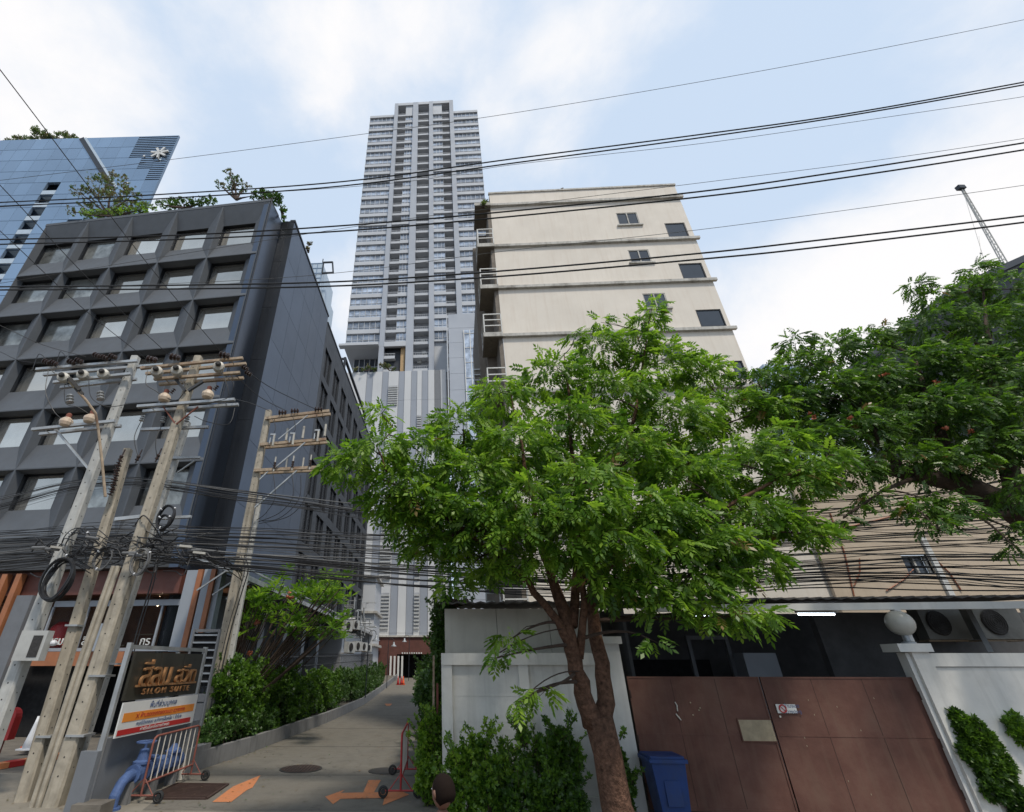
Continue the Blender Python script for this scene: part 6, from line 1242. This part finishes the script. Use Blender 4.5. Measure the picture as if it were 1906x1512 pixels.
# ================================================================ WIRES
def cat(pts, n=9):
    out = []
    for i in range(len(pts) - 1):
        p0, p1, p2, p3 = pts[max(i - 1, 0)], pts[i], pts[i + 1], pts[min(i + 2, len(pts) - 1)]
        for k in range(n): u = k / n; out.append(.5 * ((2 * p1) + (p2 - p0) * u + (2 * p0 - 5 * p1 + 4 * p2 - p3) * u * u + (3 * p1 - p0 - 3 * p2 + p3) * u ** 3))
    return out + [pts[-1]]
def wire(name, lab, pts, r, cat_='cable', grp=None, m='cable', n=8, sides=5):
    b = MB().path(cat([Vector(p) for p in pts], n), r, sides); return tag(b.build(name, m), lab, cat_, grp)
SL = -.10
def hw(pxs, Y): return [at(x, y, Y, SL) for x, y in pxs]
hi = [('power_line', 'upper strand of the topmost pair of thick black power lines', [(-250, 388), (0, 377), (300, 362), (640, 338), (953, 296), (1300, 251), (1570, 213), (1906, 153), (2200, 95)], 4.5, .0105),
      ('power_line', 'lower strand of the topmost pair of thick black power lines', [(-250, 396), (0, 384), (300, 370), (640, 346), (953, 304), (1300, 257), (1570, 217), (1906, 158), (2200, 102)], 4.5, .0105),
      ('power_line', 'upper strand of the middle pair of thick black power lines', [(-250, 452), (0, 446), (330, 438), (640, 420), (953, 393), (1300, 357), (1530, 325), (1906, 266), (2200, 214)], 4.5, .0115),
      ('power_line', 'lower strand of the middle pair of thick black power lines', [(-250, 462), (0, 455), (330, 446), (640, 430), (953, 403), (1300, 367), (1530, 337), (1906, 279), (2200, 226)], 4.5, .0115),
      ('power_line', 'upper strand of the lowest pair of thick black power lines', [(-250, 536), (0, 534), (330, 531), (640, 524), (953, 503), (1300, 472), (1500, 450), (1906, 402), (2200, 362)], 4.5, .0115),
      ('power_line', 'lower strand of the lowest pair of thick black power lines', [(-250, 543), (0, 540), (330, 538), (640, 532), (953, 513), (1300, 483), (1500, 463), (1906, 414), (2200, 372)], 4.5, .0115),
      ('thin_wire', 'highest thin grey wire crossing the open sky behind the tower top', [(-200, 360), (320, 297), (690, 248), (953, 211), (1300, 153), (1600, 98), (1906, 37), (2200, -25)], 6.5, .0055),
      ('thin_wire', 'second thin grey wire running just below the topmost pair', [(-200, 396), (640, 349), (953, 307), (1300, 268), (1570, 230), (1906, 180), (2200, 130)], 6.5, .005),
      ('thin_wire', 'third thin grey wire running just above the middle pair', [(-200, 560), (640, 425), (953, 384), (1300, 341), (1600, 303), (1906, 258), (2200, 210)], 6.5, .005),
      ('thin_wire', 'lowest thin grey wire crossing the sky above the crane', [(-200, 545), (500, 519), (953, 466), (1300, 428), (1600, 388), (1906, 345), (2200, 300)], 6.5, .005)]
for nm, lab, pts, Y, r in hi: wire(nm, lab, hw(pts, Y), r, 'power line' if nm[0] == 'p' else 'wire', 'lines crossing high over the street', 'cable' if nm[0] == 'p' else 'cable_grey')
for (px, py) in ((1600, 210), (1725, 300)): pass
def feed(lab, pole_px, Yp, far_px, z=10.95):
    a = at(*pole_px, Yp); r = ray(*far_px); t = (z - EYE.z) / r.z; c = EYE + r * t; d = c - a; e = a + d * 1.35; m = a.lerp(c, .5) - Vector((0, 0, .12))
    wire('feeder_line', lab, [a, m, c, e], .009, 'power line', 'feeder lines from the poles over the street', n=5)
feed('feeder line rising steeply to the left edge near the top, rightmost', (418, 664), 11.7, (0, 130)); feed('feeder line meeting the left edge below the steepest one', (318, 664), 11.7, (0, 345)); feed('feeder line meeting the left edge third from the top', (272, 668), 11.7, (0, 430))
feed('feeder line reaching the left arm, upper of two shallow ones', (160, 664), 11.7, (0, 606)); feed('feeder line reaching the left arm, lowest one', (80, 676), 11.7, (0, 655))
for lab, pts in (('wire drooping from the tan pole to the weathered pole top, uppermost', ((455, 688, 11.8), (510, 725, 14.0), (590, 763, 17.1))), ('wire drooping from the tan pole to the middle insulator of the weathered pole', ((440, 700, 11.8), (485, 740, 14.0), (535, 766, 17.1))), ('wire running from the tan pole to the tip of the weathered pole', ((432, 742, 11.8), (470, 752, 14), (503, 766, 17.3)))):
    wire('tie_wire', lab, [at(*p) for p in pts], .014, 'cable', 'wires between the tan and weathered poles')
def jumper(t, pts, r=.011, m='cable'): MB().path(cat([P_(t, at(*p)) for p in pts], 6), r, 5).build('jumper_cable', m, t)
for pts in (((275, 690, 11.5), (272, 715, 11.4), (290, 728, 11.5), (304, 738, 11.6)), ((330, 700, 11.5), (345, 722, 11.4), (330, 745, 11.5), (312, 742, 11.6)), ((410, 690, 11.5), (422, 715, 11.4), (424, 740, 11.5), (398, 748, 11.6)), ((425, 705, 11.6), (435, 715, 11.5), (430, 735, 11.6), (420, 742, 11.6)),
            ((437, 760, 11.6), (425, 790, 11.5), (385, 785, 11.5), (362, 775, 11.6)), ((262, 785, 12.1), (250, 815, 12), (257, 850, 12.1)), ((302, 790, 12.1), (290, 820, 12), (292, 850, 12.1))): jumper(Cc, pts)
for pts in (((90, 690, 11.6), (85, 730, 11.5), (100, 765, 11.6), (115, 780, 11.6)), ((120, 715, 11.5), (122, 750, 11.4), (145, 758, 11.5), (165, 770, 11.6)), ((165, 705, 11.5), (170, 740, 11.4), (200, 757, 11.6), (240, 752, 11.8)), ((60, 690, 11.6), (72, 660, 11.6), (85, 668, 11.6)), ((105, 685, 11.6), (112, 655, 11.6), (125, 668, 11.6))): jumper(A, pts)
for pts in (((507, 780, 17.2), (513, 795, 17.1), (508, 812, 17.1)), ((545, 776, 17.2), (550, 795, 17.1), (545, 812, 17.1)), ((590, 772, 17.2), (588, 790, 17.1), (592, 806, 17.1)), ((508, 880, 17.1), (512, 925, 17.1), (495, 955, 17.2), (478, 968, 17.4)), ((543, 880, 17.1), (545, 925, 17.1), (520, 955, 17.3), (480, 972, 17.5)), ((577, 880, 17.1), (572, 920, 17.1), (540, 960, 17.3), (482, 975, 17.5)), ((560, 885, 17.3), (556, 930, 17.3), (520, 965, 17.4), (482, 970, 17.5))): jumper(Ep, pts, .014)
# drop cables down the poles
for pts in (((455, 1035, 17.0), (462, 1060, 17.0), (448, 1110, 17.2), (428, 1180, 17.3), (410, 1260, 17.3), (395, 1330, 17.3)),): jumper(Ep, pts, .022); jumper(Ep, [(x - 6, y, z) for x, y, z in pts], .014)
for pts in (((300, 985, 12.6), (285, 1070, 12.6), (262, 1150, 12.6), (240, 1230, 12.6)),): jumper(D_, pts, .018); jumper(D_, [(x + 5, y, z) for x, y, z in pts], .014)
R3 = random.Random(11)
NB = 60
for k in range(NB):
    f = (k + R3.uniform(-.4, .4)) / NB; Y = 12.0 + R3.uniform(-.25, .45); hi_ = f < .22
    g = lambda a, c, j=8: a + (c - a) * f + R3.uniform(-j, j)
    if hi_: q = [(-260, g(980, 1100)), (-20, g(930, 1060, 5)), (205, g(888, 975, 3)), (480, g(918, 1010, 5)), (760, g(950, 1060)), (1150, g(955, 1120)), (1500, g(930, 1130)), (1720, g(908, 1135)), (1960, g(870, 1150)), (2250, g(820, 1120))]
    else:
        q = [(-260, g(985, 1080)), (-20, g(968, 1062, 5)), (205, g(958, 1048, 9)), (470, g(962, 1062, 7)), (760, g(968, 1092)), (1150, g(970, 1110)), (1500, g(938, 1095)), (1720, g(922, 1095)), (1960, g(888, 1105)), (2250, g(830, 1090))]
    wire('overhead_cable', 'thin dark telecom cable in the tangled bundle strung across the street front', hw(q, Y), R3.choice((.006, .008, .010, .014)), 'cable', 'bundle of telecom cables along the street', R3.choice(('cable', 'cable', 'cable', 'cable_grey')), 6, 4)
# tangle of splices at the poles
t = thing('cable_tangle', 'messy knot of cables and splices wrapped round the left poles', 'cables', (0, 0, 0)); b = MB()
for k in range(46):
    x0 = R3.uniform(20, 330); y0 = 1020 + R3.gauss(0, 16); b.path(cat([at(x0 + i * R3.uniform(14, 30), y0 + R3.gauss(0, 12) + (6 if x0 > 300 else 0), 11.75 + R3.uniform(0, .4)) for i in range(5)], 5), R3.choice((.008, .012, .018)), 5)
for k in range(14): x0 = R3.uniform(330, 420); b.path(cat([at(x0, 1020 + (x0 - 330) * .25 + R3.gauss(0, 6), 12.2), at(x0 + 30, 1032 + (x0 - 330) * .35, 13.5), at(450, 1065 + R3.gauss(0, 8), 16.9)], 5), .014, 5)
b.each('strand', 'cable', t); b = MB()
for q in ((85, 1022), (228, 1030), (240, 1033), (160, 1000), (330, 1018), (350, 1025), (60, 1020)): p = at(*q, 11.6); b.path([p, p + Vector((.32, .02, R3.uniform(-.06, .03)))], .04, 8)
b.each('splice_tube', 'cable_grey', t); b = MB()
for q in ((95, 1018), (335, 1016), (360, 1028)): p = at(*q, 11.55); b.beam(p, p + Vector((.3, 0, -.03)), .05)
b.each('pale_clamp', 'porcelain_white', t)
for q, q2 in (((205, 1165), (118, 1205)),): pass
sc.render.engine = 'CYCLES'
